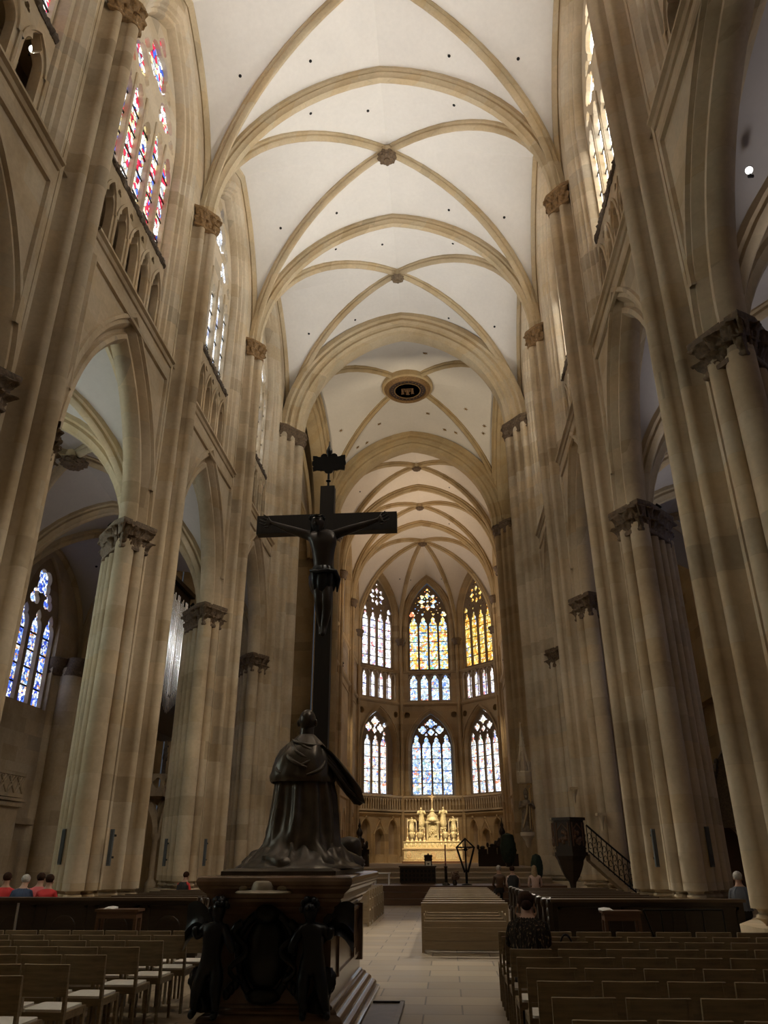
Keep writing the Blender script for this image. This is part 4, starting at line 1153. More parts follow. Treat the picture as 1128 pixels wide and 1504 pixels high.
def booklet(c, rz, label):
    T = thing('booklet', label, 'booklet', c, rz)
    m = MB(); m.add([(-.1, -.07, .002), (0, -.07, .012), (.1, -.07, .002), (.1, .07, .03), (0, .07, .04), (-.1, .07, .03), (-.1, -.07, 0), (.1, -.07, 0), (.1, .07, 0), (-.1, .07, 0)], [(0,1,4,5),(1,2,3,4),(6,9,8,7),(0,5,9,6),(2,7,8,3),(0,6,7,2,1),(5,4,3,8,9)])
    m.build('pages', M['white_paint'], T, 0)
small_table((4.42, 13.95, .865), .62, 'small reddish table in front of the right pew front')
small_table((-3.98, 14.3, .855), .76, 'small reddish table in front of the left pew front')
booklet((4.2, 13.95, .865), .3, 'open white booklet lying on the right small table')
booklet((-4.15, 14.3, .855), -.2, 'open white booklet lying on the left small table')
T = thing('metal_railing', 'thin metal railing standing before the right pew front, near the huge right pier', 'railing', (5.42, 14.0, 0))
m = MB(); m.tube([(-.62, 0, .87), (.62, 0, .87)], .015, 8); m.tube([(-.4, .0, .45), (.62, 0, .45)], .012, 8); m.build('rail', M['iron'], T, 60)
for x in (-.62, -.35, .3, .62):
    m = MB(); m.tube([(x+(.26 if x < -.6 else 0), 0, 0), (x, 0, .87)], .014, 8); m.build('post', M['iron'], T, 60)
T = thing('handrail_post', 'slim bright steel post standing before the left pew front', 'post', (-5.95, 14.55, 0))
m = MB(); m.tube([(.02, 0, .02), (0, .0, .93)], .022, 10); m.build('tube', M['steel'], T, 60)
m = MB(); m.lathe([(.08, 0), (.08, .015), (.03, .03)], (.02, 0, 0), 14); m.build('foot_plate', M['steel'], T, 40)
# column loudspeakers on the piers
for (x, y, z0, z1, lab) in ((-7.72, 19.55, 1.51, 2.31, 'grey column loudspeaker on the outer side of the pale left pier'), (-6.52, 19.60, 1.48, 2.30, 'grey column loudspeaker on the nave side of the pale left pier'), (-7.86, 27.4, 1.4, 2.25, 'grey column loudspeaker on the outer side of the pier beside the organ'), (-6.5, 27.45, 1.4, 2.24, 'grey column loudspeaker on the nave side of the pier beside the organ'), (6.5, 19.62, 1.43, 2.24, 'grey column loudspeaker on the nave side of the right pier'), (7.7, 19.5, 1.43, 2.28, 'grey column loudspeaker on the aisle side of the right pier')):
    T = thing('column_loudspeaker', lab, 'loudspeaker', (x, y, z0), 0, 'column loudspeakers on the piers'); h = z1-z0
    m = MB(); P = arc(.032, -.0, .02, -90, 90, 4)+arc(-.032, 0, .02, 90, 270, 4); P = [(a, b*2) for a, b in P]; m.prism(P, 0, h); m.build('body', M['speaker'], T, 40)
    m = MB(); m.box(-.038, .038, -.052, -.035, .03, h-.03); m.build('grille', simple('speaker_grille_%d' % len(bpy.data.materials), (.07, .075, .08), .7), T, 0)
    m = MB(); m.box(-.02, .02, .03, .22, h*.2, h*.2+.05); m.box(-.02, .02, .03, .22, h*.8, h*.8+.05); m.build('bracket', M['iron'], T, 0)
# ------------------------------------------------------------------ skinned bodies
def skin_mesh(name, joints, bones, sub=2, mats=None, loc=None):
    keys = list(joints); me = bpy.data.meshes.new('tmp_skin')
    me.from_pydata([joints[k][0] for k in keys], [(keys.index(a), keys.index(b)) for a, b in bones], [])
    ob = bpy.data.objects.new('tmp_skin', me); COL.objects.link(ob)
    sk = ob.modifiers.new('s', 'SKIN'); sk.use_smooth_shade = True; sk.branch_smoothing = .3
    lay = me.skin_vertices[0].data
    for i, k in enumerate(keys):
        r = joints[k][1]; lay[i].radius = (r, r) if not isinstance(r, tuple) else r
        lay[i].use_root = (i == 0)
    ss = ob.modifiers.new('u', 'SUBSURF'); ss.levels = sub; ss.render_levels = sub
    dg = bpy.context.evaluated_depsgraph_get(); dg.update()
    out = bpy.data.meshes.new_from_object(ob.evaluated_get(dg)); out.name = name
    bpy.data.objects.remove(ob); bpy.data.meshes.remove(me)
    out.polygons.foreach_set('use_smooth', [True]*len(out.polygons))
    for m in (mats or []): out.materials.append(m)
    return out
def link_mesh(me, name, parent):
    o = bpy.data.objects.new(name, me); COL.objects.link(o); o.parent = parent; return o
def hand_chain(J, B, tag_, wrist, dirn, side, up, L=.18, curl=.3):
    """palm and five fingers after the wrist joint"""
    d = Vector(dirn).normalized(); s = Vector(side).normalized(); u = Vector(up).normalized(); w = Vector(wrist)
    pc = w+d*L*.42; J[tag_+'palm'] = (tuple(pc), (L*.20, L*.12)); B.append((tag_+'wrist', tag_+'palm'))
    for i, (o, ln) in enumerate(((-.36, .50), (-.12, .58), (.12, .54), (.34, .42))):
        b = w+d*L*.60+s*L*o; J[tag_+'k%d' % i] = (tuple(b), L*.062); B.append((tag_+'palm', tag_+'k%d' % i))
        m_ = b+d*L*ln*.5+u*L*curl*.12; J[tag_+'m%d' % i] = (tuple(m_), L*.055); B.append((tag_+'k%d' % i, tag_+'m%d' % i))
        e = m_+d*L*ln*.38+u*L*curl*.35; J[tag_+'e%d' % i] = (tuple(e), L*.042); B.append((tag_+'m%d' % i, tag_+'e%d' % i))
    t0 = w+d*L*.25-s*L*.42+u*L*.05; J[tag_+'t0'] = (tuple(t0), L*.068); B.append((tag_+'palm', tag_+'t0'))
    t1 = t0+d*L*.28-s*L*.12+u*L*.1; J[tag_+'t1'] = (tuple(t1), L*.055); B.append((tag_+'t0', tag_+'t1'))

# ------------------------------------------------------------------ pedestal
PX0, PX1, PY0, PY1 = -.76, .43, 9.05, 11.95
T = thing('monument_pedestal', 'dark bronze and brown marble pedestal standing in the aisle, carrying the kneeling figure', 'pedestal', ((PX0+PX1)/2, (PY0+PY1)/2, 0))
hx, hy = (PX1-PX0)/2, (PY1-PY0)/2
def rect_rings(m, prof):
    rows = [[(-hx-d, -hy-d, z), (hx+d, -hy-d, z), (hx+d, hy+d, z), (-hx-d, hy+d, z)] for (d, z) in prof]
    b = len(m.v); m.grid(rows, wrap=True); n = len(rows)
    m.f.append((b+3, b+2, b+1, b)); m.mi.append(0); m.f.append(tuple(b+4*(n-1)+k for k in range(4))); m.mi.append(0)
    return m
m = MB(); rect_rings(m, [(.26, 0), (.26, .045), (.235, .055), (.215, .06), (.215, .09), (.20, .115), (.17, .13), (.155, .135), (.15, .16), (.13, .185), (.10, .20), (.085, .205), (.08, .225), (.06, .245), (.035, .25), (.03, .27), (.0, .285)])
m.build('stepped_base', M['marble'], T, 25)
m = MB(); rect_rings(m, [(0, .28), (0, 1.12)]); m.build('die', M['marble'], T, 0)
m = MB(); rect_rings(m, [(0, 1.10), (.02, 1.12), (.035, 1.15), (.03, 1.17), (.07, 1.19), (.10, 1.22), (.11, 1.25), (.14, 1.26), (.15, 1.30), (.19, 1.33), (.215, 1.35), (.22, 1.37), (.235, 1.385), (.245, 1.42), (.235, 1.455), (.21, 1.47), (.17, 1.475)])
m.build('cornice', M['marble'], T, 25)
m = MB(); rect_rings(m, [(.04, 1.47), (.04, 1.515), (.0, 1.53), (-.02, 1.54)]); m.build('plinth_slab', M['bronze_worn'], T, 25)
# side panel with frame, right side
m = MB(); x = hx
for (y0, y1, z0, z1) in ((-.9, 1.1, .46, .50), (-.9, 1.1, 1.02, 1.06), (-.92, -.88, .46, 1.06), (1.08, 1.12, .46, 1.06)): m.box(x, x+.022, y0, y1, z0, z1)
m.box(x, x+.06, 1.2, 1.3, .40, 1.08); m.box(x, x+.03, .5, .62, .50, .60)
m.build('side_panel_frame', M['marble'], T, 20)
BB = M['bronze_black']; F0 = -hy
# shield with rim, front
m = MB(); m.ell((-.10, F0-.05, .74), (.27, .16, .34), 24, 16); m.build('shield', BB, T, 80).scale.x = .86
m = MB(); pts = [(-.10+.34*cos(a)*(1+.06*sin(3*a)), F0-.06, .73+.40*sin(a)) for a in [2*PI*k/40 for k in range(41)]]
m.tube(pts, .045, 8); 
for s in (-1, 1):
    m.tube([(-.10+s*(.30+.10*sin(t*3)), F0-.10-.03*t, 1.02-.16*t) for t in [i*.25 for i in range(14)]], [.05*(1-.04*i) for i in range(14)], 8)
    for i in range(4): m.ell((-.10+s*(.28+.05*i), F0-.12, .52-.045*i), (.05, .05, .06), 8, 6)
m.ell((-.10, F0-.08, .36), (.22, .10, .08), 12, 8); m.ell((-.10, F0-.10, 1.10), (.16, .10, .10), 12, 8)
m.build('scrolled_rim', BB, T, 60).scale.x = .86
hat = None
m = MB(); m.lathe([(.02, -.005), (.34, -.012), (.355, .0), (.33, .014), (.2, .022), (.02, .022)], (-.14, F0-.16, 1.315), 30, sy=.75); hat = m.build('hat_brim', M['hat_bronze'], T, 50); hat.scale.x = .86
m = MB(); m.lathe([(.155, 0), (.15, .03), (.135, .075), (.115, .09), (.02, .095)], (-.14, F0-.18, 1.335), 20, sy=.8)
for s in (-1, 1): m.ell((-.14+s*.24, F0-.18, 1.355), (.075, .06, .045), 10, 8)
m.build('hat_crown', M['hat_bronze'], hat, 50)
for s, nm in ((-1, 'putto'), (1, 'putto')):
    bx = -.10+s*.60
    J = {}; B = []
    def j(k, p, r): J[k] = ((bx+p[0]*s, F0-.16+p[1], p[2]), r)
    j('pel', (0, -.02, .66), .12); j('bel', (.0, -.05, .78), .125); j('chest', (-.02, -.04, .93), .12); j('neck', (-.03, -.05, 1.04), .055); j('head', (-.05, -.07, 1.15), .105); j('top', (-.05, -.06, 1.23), .07)
    j('shA', (-.14, -.06, .98), .065); j('elA', (-.22, -.12, .86), .052); j('wrA', (-.27, -.10, .76), .04)
    j('shB', (.11, -.04, .98), .065); j('elB', (.20, -.06, .90), .052); j('wrB', (.22, -.10, 1.00), .04)
    j('hipA', (-.08, -.05, .60), .10); j('knA', (-.10, -.13, .44), .075); j('anA', (-.09, -.05, .24), .045); j('toA', (-.09, -.12, .19), .04)
    j('hipB', (.07, -.05, .60), .10); j('knB', (.13, -.10, .43), .075); j('anB', (.17, -.02, .24), .045); j('toB', (.19, -.10, .20), .04)
    B += [('pel','bel'),('bel','chest'),('chest','neck'),('neck','head'),('head','top'),('chest','shA'),('shA','elA'),('elA','wrA'),('chest','shB'),('shB','elB'),('elB','wrB'),('pel','hipA'),('hipA','knA'),('knA','anA'),('anA','toA'),('pel','hipB'),('hipB','knB'),('knB','anB'),('anB','toB')]
    o = link_mesh(skin_mesh('putto', J, B, 2, [BB]), 'putto', T); o.scale.x = .88
    m = MB()
    for i in range(26):
        a = random.uniform(0, 2*PI); e = random.uniform(-.2, 1.2); m.ell((bx-.05*s+.10*cos(a)*cos(e), F0-.22+.10*sin(a)*cos(e), 1.17+.09*sin(e)), .032, 6, 5)
    m.build('curls', BB, o, 60)
    w = MB(); rows = []
    for i in range(9):
        t = i/8; rows.append([(bx+s*(.08+.36*t), F0-.02+.10*t-.015*k*(k % 2), 1.06-.05*k+.16*sin(t*2.2)-.20*t*t*(k/5)) for k in range(6)])
    w.grid(rows); w.grid([[(a[0], a[1]+.035, a[2]) for a in r] for r in rows]); w.build('wing', BB, o, 50)
    d = MB(); rows = []
    for i in range(12):
        z = .62-.035*i; rows.append([(bx+s*(.10+.05*sin(i*.5)+.11*cos(2*PI*k/20)*(1+.22*sin(k*2.2+i))), F0-.14+.09*sin(2*PI*k/20)*(1+.22*cos(k*1.7)), z) for k in range(20)])
    d.grid(rows, wrap=True); d.build('drapery', BB, o, 60)
# floor slab right of the pedestal
T2_ = thing('floor_slab', 'low dark bronze grave slab with bright rim on the floor right of the pedestal', 'slab', (.93, 10.3, 0))
m = MB(); m.box(-.22, .17, -.85, .60, 0, .03); m.build('plate', M['bronze'], T2_, 0)
m = MB(); m.box(.12, .17, -.85, .62, .03, .05); m.box(-.22, .17, .57, .62, .03, .05); m.build('rim', M['bronze_worn'], T2_, 0)

# ------------------------------------------------------------------ kneeling bronze figure (seen from behind)
T = thing('kneeling_statue', 'bronze figure in cape and trailing robe kneeling with its back turned on the pedestal', 'statue', (-.09, 9.95, 1.545)); T.scale = (.868,)*3
def cloth_rings(spec, n=96, seed=0):
    """spec rows: z, cx, cy, rx, ry, fold amp, folds, phase, noise"""
    rows = []
    for (z, cx, cy, rx, ry, am, nf, ph, nz) in spec:
        r = []
        for k in range(n):
            a = 2*PI*k/n
            f = 1+am*(sin(nf*a+ph)*.6+sin((nf*1.7)*a+ph*2.1)*.4)
            q = noise.noise(Vector((cos(a)*2.2+seed, sin(a)*2.2, z*2.6)))*nz+noise.noise(Vector((cos(a)*6+seed, sin(a)*6, z*6)))*nz*.5
            r.append((cx+rx*cos(a)*(f+q), cy+ry*sin(a)*(f+q), z+q*.18))
        rows.append(r)
    return rows
m = MB(); m.grid(cloth_rings([
 (-.01, -.02, .05, .80, .72, .03, 5, .5, .18), (.06, -.02, .05, .78, .70, .05, 5, .5, .22), (.13, -.03, .04, .70, .64, .06, 6, .8, .20), (.20, -.02, .03, .60, .57, .07, 7, 1.0, .14),
 (.30, -.01, .03, .53, .52, .08, 9, 1.2, .09), (.45, .01, .03, .50, .48, .12, 11, 1.3, .06), (.65, .02, .03, .475, .43, .13, 11, 1.4, .05), (.90, .02, .03, .44, .38, .13, 11, 1.5, .045), (1.10, .01, .02, .41, .34, .12, 11, 1.6, .04), (1.25, .0, .01, .38, .30, .05, 11, 1.7, .03), (1.40, -.01, .0, .34, .26, .02, 9, 1.7, .02)]), wrap=True)
rows = []
for i in range(26):
    t = i/25; r = []
    for k in range(140):
        a = 2*PI*k/140; ed = 1.0+.16*noise.noise(Vector((cos(a)*1.6, sin(a)*1.6, 3)))+.05*noise.noise(Vector((cos(a)*5, sin(a)*5, 1)))
        q = (.42+.56*t)*ed; x = -.02+.92*q*cos(a); y = .05+.80*q*sin(a)
        rg = 1-abs(noise.noise(Vector((x*2.6+a*.6, y*2.6, 2.0)))*2.2); rg2 = 1-abs(noise.noise(Vector((x*5.5, y*5.5, a*.8)))*2.2)
        z = .34*(1-t)**1.5+.055+(.085*max(0, rg)**1.3+.05*max(0, rg2)**1.3)*(.15+.85*sin(PI*min(1, .12+t*.93)))-(.10 if i == 25 else 0)
        r.append((x, y, max(-.01, z-.05)))
    rows.append(r)
m.grid(rows, wrap=True)
robe = m.build('robe', M['bronze_worn'], T, 70)
m = MB(); m.grid(cloth_rings([
 (1.10, -.02, -.03, .44, .36, .05, 7, .2, .06), (1.13, -.02, -.03, .46, .38, .045, 7, .3, .07), (1.20, -.03, -.03, .455, .385, .04, 6, .5, .08), (1.32, -.03, -.03, .43, .365, .035, 5, .8, .09), (1.44, -.02, -.03, .40, .335, .03, 5, 1.1, .08), (1.55, -.0, -.02, .345, .285, .03, 4, 1.4, .06), (1.63, .01, -.01, .28, .23, .03, 4, 1.6, .05), (1.70, .02, .0, .20, .18, .03, 4, 1.8, .04), (1.75, .02, .0, .15, .145, .02, 5, 1.9, .02), (1.78, .02, .01, .115, .12, .0, 5, 2, .0)]), wrap=True)
for (a0, z0, a1, z1, r) in ((-2.6, 1.62, -1.3, 1.28, .028), (-2.2, 1.66, -1.0, 1.38, .024), (-1.9, 1.70, -.7, 1.52, .022), (-.5, 1.60, -1.6, 1.30, .026), (-.35, 1.45, -1.3, 1.18, .026), (-2.9, 1.5, -2.2, 1.22, .024), (-.2, 1.62, -2.3, 1.69, .026)):
    p = []
    for i in range(9):
        t = i/8; a = a0+(a1-a0)*t; z = z0+(z1-z0)*t-.05*sin(PI*t); w = .455-(max(0, z-1.25))*.52; p.append((-.01+w*1.0*cos(a), -.03+w*.86*sin(a), z))
    m.tube(p, [r*(.4+.8*sin(PI*i/8)) for i in range(9)], 8)
m.build('shoulder_cape', M['bronze_worn'], T, 70)
m = MB(); rows = []
path = [Vector((.30, -.02, 1.50)), Vector((.42, .02, 1.36)), Vector((.52, .10, 1.22)), Vector((.62, .20, 1.10)), Vector((.72, .30, 1.02))]
rad = [(.15, .16), (.17, .24), (.20, .30), (.22, .31), (.17, .24)]
for p, (a, b) in zip(path, rad):
    rows.append([(p.x+a*cos(2*PI*k/28)*.8*(1+.08*sin(5*2*PI*k/28)), p.y+a*sin(2*PI*k/28)*.9, p.z+b*(.0+cos(2*PI*k/28+2.3))*.8*(1+.1*sin(7*2*PI*k/28))) for k in range(28)])
m.grid(rows, wrap=True); b = len(m.v)-28; m.f.append(tuple(b+k for k in range(28))); m.mi.append(0)
for i in range(4):
    m.tube([(p.x+.02*i-.03, p.y-.11-.015*i, p.z+.12-.07*i) for p in path], [.012, .026, .028, .026, .012], 6)
m.build('sleeve', M['bronze'], T, 70)
J = {'lw': ((.62, .38, 1.22), .045)}; 
m = MB(); J = {}; B = []
J['rel'] = ((.60, .26, 1.08), .07); J['rwrist'] = ((.60, .50, 1.16), .042); B.append(('rel', 'rwrist'))
hand_chain(J, B, 'r', (.60, .50, 1.16), (-.5, .80, .30), (.2, .3, -.9), (-.8, -.4, 0), .2, .3)
link_mesh(skin_mesh('hand', J, B, 2, [M['bronze']]), 'hand', T)
# head with ears and face looking at the cross
def head_mesh(mb, c, r, n=32, k_=22):
    """egg-shaped head facing +y with brow, nose, cheeks, chin and neck"""
    rows = []
    for i in range(k_+1):
        t = -PI/2+PI*i/k_; row = []
        for k in range(n):
            a = 2*PI*k/n; x = cos(t)*cos(a); y = cos(t)*sin(a); z = sin(t)
            sx = .80*(1-.18*max(0, -z)); sy = .98 if y < 0 else .92
            f = max(0, y)
            d = .17*math.exp(-((x/.16)**2+((z+.12)/.20)**2))*f+.05*math.exp(-((abs(x)-.0)/.5)**2-((z-.16)/.10)**2)*f+.10*math.exp(-((x/.28)**2+((z+.72)/.2)**2))*f-.06*math.exp(-(((abs(x)-.34)/.14)**2+((z-.03)/.10)**2))*f
            row.append((c[0]+r*x*sx, c[1]+r*(y*sy+d), c[2]+r*z*1.14))
        rows.append(row)
    mb.grid(rows, wrap=True)
m = MB(); head_mesh(m, (.02, .02, 1.975), .158); m.tube([(.02, .0, 1.70), (.02, .0, 1.80), (.02, .01, 1.92)], [.125, .105, .10], 16)
h = m.build('head', M['bronze'], T, 80)
for s in (-1, 1):
    m = MB(); m.ell((.02+s*.128, .01, 1.955), (.022, .035, .055), 10, 8); m.ell((.02+s*.138, .0, 1.955), (.012, .022, .036), 8, 6); m.build('ear', M['bronze'], h, 80)
    m = MB(); m.ell((.02+s*.052, .148, 1.985), (.024, .012, .014), 8, 6); m.build('eye', M['bronze'], h, 80)
m = MB(); m.ell((.02, .165, 1.895), (.042, .014, .012), 10, 6); m.build('mouth', M['bronze'], h, 80)
T = thing('bronze_hat', 'dark rounded bronze hat lying on the pedestal right behind the kneeling figure', 'hat', (.40, 10.78, 1.545)); T.scale = (.8,)*3
m = MB(); m.lathe([(.02, 0), (.25, .0), (.27, .03), (.24, .05), (.20, .07), (.21, .22), (.20, .34), (.15, .42), (.02, .45)], n=28); m.build('crown', M['bronze'], T, 60)
m = MB(); m.lathe([(.22, .08), (.225, .10), (.225, .13), (.21, .145)], n=28); m.build('cord', M['bronze_worn'], T, 60)

# ------------------------------------------------------------------ crucifix
T = thing('crucifix', 'tall dark cross with crucified figure rising behind the kneeling bronze statue', 'crucifix', (-.157, 11.6, 1.545)); T.scale = (.935,)*3
m = MB(); m.box(-.13, .13, -.09, .09, .0, 6.34); m.box(-.17, .17, -.13, .13, 0, .10); m.build('upright', M['cross_wood'], T, 0)
m = MB(); m.box(-1.27, 1.27, -.095, .095, 5.42, 5.77); m.build('crossbeam', M['cross_wood'], T, 0)
m = MB(); m.tube([(0, 0, 6.34), (0, 0, 6.70)], .022, 8); m.lathe([(.02, -.03), (.05, 0), (.02, .03)], (0, 0, 6.48), 12)
m.build('rod', M['iron'], T, 50); m = MB(); m.lathe([(.02, 7.0-.03), (.035, 7.02), (.06, 7.09), (.055, 7.14), (.02, 7.22), (.008, 7.32)], n=14); m.build('finial', M['iron'], T, 50)
def scroll(s):
    return [(0, -.01), (s*.06, .01)]
P = [(-.32, .04), (-.24, .06), (-.18, .05), (-.17, .04), (-.10, .05), (-.07, .0), (0, -.03), (.07, .0), (.10, .05), (.17, .04), (.18, .05), (.24, .06), (.32, .04), (.33, .13), (.29, .135), (.335, .16), (.345, .21), (.335, .26), (.29, .285), (.33, .29), (.33, .38), (.25, .375), (.22, .355), (.17, .35), (.165, .39), (.12, .425), (.065, .42), (.04, .39), (.035, .35), (0, .40), (-.035, .35), (-.04, .39), (-.065, .42), (-.12, .425), (-.165, .39), (-.17, .35), (-.22, .355), (-.25, .375), (-.33, .38), (-.33, .29), (-.29, .285), (-.335, .26), (-.345, .21), (-.335, .16), (-.29, .135), (-.33, .13)]
v, f = plate([P], .04); m = MB(); m.add([(s*.93, d, z*.93+6.66) for (s, d, z) in v], f); m.build('title_board', M['iron'], T, 0)
J = {}; B = []
def j(k, X_, Z_, dy, r):
    g = 1.42 if not k.startswith('h') else 1.25
    J[k] = ((X_+.285, -.20-dy, Z_-1.5), (r[0]*g, r[1]*g) if isinstance(r, tuple) else r*(1.3 if 'wrist' not in k else 1.1))
j('pel', -.29, 6.04, .05, (.15, .12)); j('belly', -.29, 6.20, .05, (.135, .105)); j('waist', -.29, 6.34, .06, (.135, .10)); j('chest', -.30, 6.56, .08, (.185, .125)); j('upper', -.31, 6.72, .07, (.16, .11)); j('neck', -.35, 6.83, .09, .06); j('head0', -.39, 6.91, .14, .085); j('head1', -.41, 7.02, .15, .105); j('head2', -.41, 7.09, .12, .075); j('chin', -.40, 6.87, .20, .05); j('nose', -.42, 6.96, .245, .022)
j('lsh', -.52, 6.77, .05, .075); j('lel', -.90, 6.92, .02, .058); j('lwrist', -1.22, 7.07, -.02, .036)
j('rsh', -.10, 6.79, .05, .075); j('rel', .28, 6.93, .02, .058); j('rwrist', .60, 7.06, -.02, .036)
j('lhip', -.37, 5.98, .05, .105); j('lkn', -.32, 5.60, .15, .078); j('lcalf', -.31, 5.40, .10, .07); j('lan', -.28, 5.10, .04, .045); j('lto', -.28, 4.94, .10, .038)
j('rhip', -.21, 5.98, .05, .105); j('rkn', -.20, 5.58, .16, .078); j('rcalf', -.20, 5.38, .11, .07); j('ran', -.24, 5.10, .09, .045); j('rto', -.25, 4.93, .15, .038)
B += [('pel','belly'),('belly','waist'),('waist','chest'),('chest','upper'),('upper','neck'),('neck','head0'),('head0','head1'),('head1','head2'),('head0','chin'),('head0','nose'),('upper','lsh'),('lsh','lel'),('lel','lwrist'),('upper','rsh'),('rsh','rel'),('rel','rwrist'),('pel','lhip'),('lhip','lkn'),('lkn','lcalf'),('lcalf','lan'),('lan','lto'),('pel','rhip'),('rhip','rkn'),('rkn','rcalf'),('rcalf','ran'),('ran','rto')]
hand_chain(J, B, 'l', J['lwrist'][0], (-.92, 0, .35), (.35, 0, .92), (0, -1, 0), .24, .5)
hand_chain(J, B, 'r', J['rwrist'][0], (.92, 0, .35), (-.35, 0, .92), (0, -1, 0), .24, .5)
co_ = link_mesh(skin_mesh('corpus', J, B, 3, [M['corpus']]), 'corpus', T)
m = MB(); m.grid(cloth_rings([(4.66, -.0, -.255, .19, .17, .03, 7, .3, .05), (4.58, -.0, -.255, .225, .195, .05, 7, .6, .08), (4.48, .0, -.255, .235, .20, .06, 8, .9, .10), (4.36, .0, -.26, .225, .195, .06, 8, 1.2, .10), (4.24, .0, -.265, .19, .17, .06, 8, 1.4, .08), (4.18, .0, -.265, .15, .14, .05, 8, 1.4, .05)], 64, 5), wrap=True)
m.tube([(-.20, -.38, 4.58), (-.06, -.47, 4.52), (.10, -.46, 4.55), (.22, -.36, 4.56), (.27, -.28, 4.44), (.25, -.26, 4.22)], [.03, .035, .035, .045, .045, .015], 8)
m.build('loincloth', M['bronze_black'], co_, 70)
m = MB(); c = J['head1'][0]
for i in range(40):
    a = 2*PI*i/40; m.tube([(c[0]+.125*cos(a), c[1]+.125*sin(a), c[2]+.03+.015*sin(5*a)), (c[0]+.14*cos(a+.25), c[1]+.14*sin(a+.25), c[2]+.05+.02*cos(7*a))], .016, 5)
m.build('crown_of_thorns', M['bronze_black'], co_, 60)
m = MB()
for i in range(50):
    a = random.uniform(.3, PI-.3); x = c[0]+.11*cos(a); y = c[1]+.10*sin(a); L_ = random.uniform(.12, .30)
    m.tube([(x, y, c[2]+.02), (x*1.0+.02*sin(i), y, c[2]-L_*.5), (x+.03*sin(i*2), y-.02, c[2]-L_)], [.022, .02, .008], 5)
for i in range(14):
    x = c[0]+random.uniform(-.05, .05); m.tube([(x, c[1]-.07, c[2]-.11), (x*1.0, c[1]-.09, c[2]-.20-random.uniform(0, .05))], [.02, .006], 5)
m.build('hair', M['bronze_black'], co_, 60)
# ------------------------------------------------------------------ small figures (turned bodies with folds, head, arms)
def robed(mb, c, h, w=.30, lean=0.0, seed=0, arm=1, bust=False):
    """robed standing figure of height h, front towards -y, base at c"""
    rows = []
    prof = [(0, 1.0), (.05, 1.04), (.2, .9), (.38, .78), (.5, .72), (.62, .82), (.72, .92), (.80, .85), (.835, .42), (.85, .30)] if not bust else [(0, .8), (.08, .9), (.3, 1.0), (.5, 1.05), (.62, .95), (.70, .5), (.74, .36)]
    for (t, q) in prof:
        r = []
        for k in range(28):
            a = 2*PI*k/28; f = 1+.10*sin(5*a+seed+t*3)*(t < .7)+.06*noise.noise(Vector((cos(a)*3+seed, sin(a)*3, t*6)))
            r.append((c[0]+lean*t*h+w*q*.5*cos(a)*f, c[1]+w*q*.40*sin(a)*f, c[2]+t*h))
        rows.append(r)
    mb.grid(rows, wrap=True)
    hz = .915 if not bust else .86; hr = h*(.068 if not bust else .13)
    mb.ell((c[0]+lean*h, c[1]-.02*h, c[2]+hz*h), (hr*.85, hr*.95, hr*1.15), 12, 9)
    mb.ell((c[0]+lean*h, c[1]+.01*h, c[2]+(hz+.03)*h), (hr*.95, hr*1.0, hr*1.0), 10, 7)
    mb.ell((c[0]+lean*h, c[1]-.02*h-hr*.95, c[2]+hz*h-.1*hr), (hr*.16, hr*.25, hr*.3), 6, 5)
    for s in (-1, 1):
        a = Vector((c[0]+lean*h*.8+s*w*.42, c[1], c[2]+h*(.79 if not bust else .6))); e = a+Vector((s*w*.16, -.06*h, -.17*h)); q = e+Vector((-s*w*.34, -.10*h, .04*h if s == arm else .10*h))
        mb.tube([a, e, q], [w*.16, w*.15, w*.09], 8); mb.ell(tuple(q), (w*.08, w*.09, w*.07), 8, 6)
# ------------------------------------------------------------------ silver high altar
AX = .53
T = thing('high_altar', 'brightly lit silver-gilt altar with chased front under the middle apse windows', 'altar', (AX, 66.6, 1.2))
SV, SR = M['silver'], M['silver_relief']
m = MB(); m.box(-2.5, 2.5, -.55, .7, .0, .16); m.build('wooden_step', M['brown_wood'], T, 0)
m = MB(); m.box(-2.35, 2.35, -.5, .6, .16, 1.02); m.build('altar_body', SR, T, 0)
m = MB(); m.box(-2.45, 2.45, -.6, .65, 1.02, 1.12); m.box(-2.42, 2.42, -.56, .62, .16, .22); m.build('altar_table', SV, T, 0)
fr_ = MB()
for (a, b) in ((-2.32, -1.55), (-1.45, 1.45), (1.55, 2.32)):
    fr_.box(a, b, -.54, -.5, .28, .33); fr_.box(a, b, -.54, -.5, .92, .97); fr_.box(a, a+.05, -.54, -.5, .28, .97); fr_.box(b-.05, b, -.54, -.5, .28, .97)
for (x, r) in ((-1.93, .22), (1.93, .22), (0, .24)): fr_.lathe([(r, 0), (r, .04), (r*.8, .05), (r*.8, .02)], (0, 0, 0), 24); fr_.xf(Matrix.Translation((x, -.5, .62)) @ Matrix.Rotation(PI/2, 4, 'X'), len(fr_.v)-24*4)
rr = random.Random(5)
for i in range(90):
    x = rr.uniform(-1.35, 1.35); z = rr.uniform(.38, .88); r = rr.uniform(.03, .07)
    fr_.tube([(x+r*cos(t), -.51, z+r*sin(t)*(1-.1*t)) for t in [j*.9 for j in range(6)]], .014, 5)
for sx in (-1, 1):
    for i in range(18):
        a = 2*PI*i/18; fr_.ell((sx*1.93+.17*cos(a), -.51, .62+.24*sin(a)), (.04, .02, .04), 6, 4)
    fr_.ell((sx*1.93, -.51, .62), (.09, .03, .13), 10, 8)
fr_.build('chased_frontal', SV, T, 30)
m = MB(); m.box(-2.35, 2.35, -.1, .6, 1.12, 1.60); m.box(-2.4, 2.4, -.16, .62, 1.55, 1.62)
for i in range(13): m.ell((-2.1+.35*i, -.11, 1.34), (.12, .04, .14), 10, 8)
m.build('gradine', SR, T, 30)
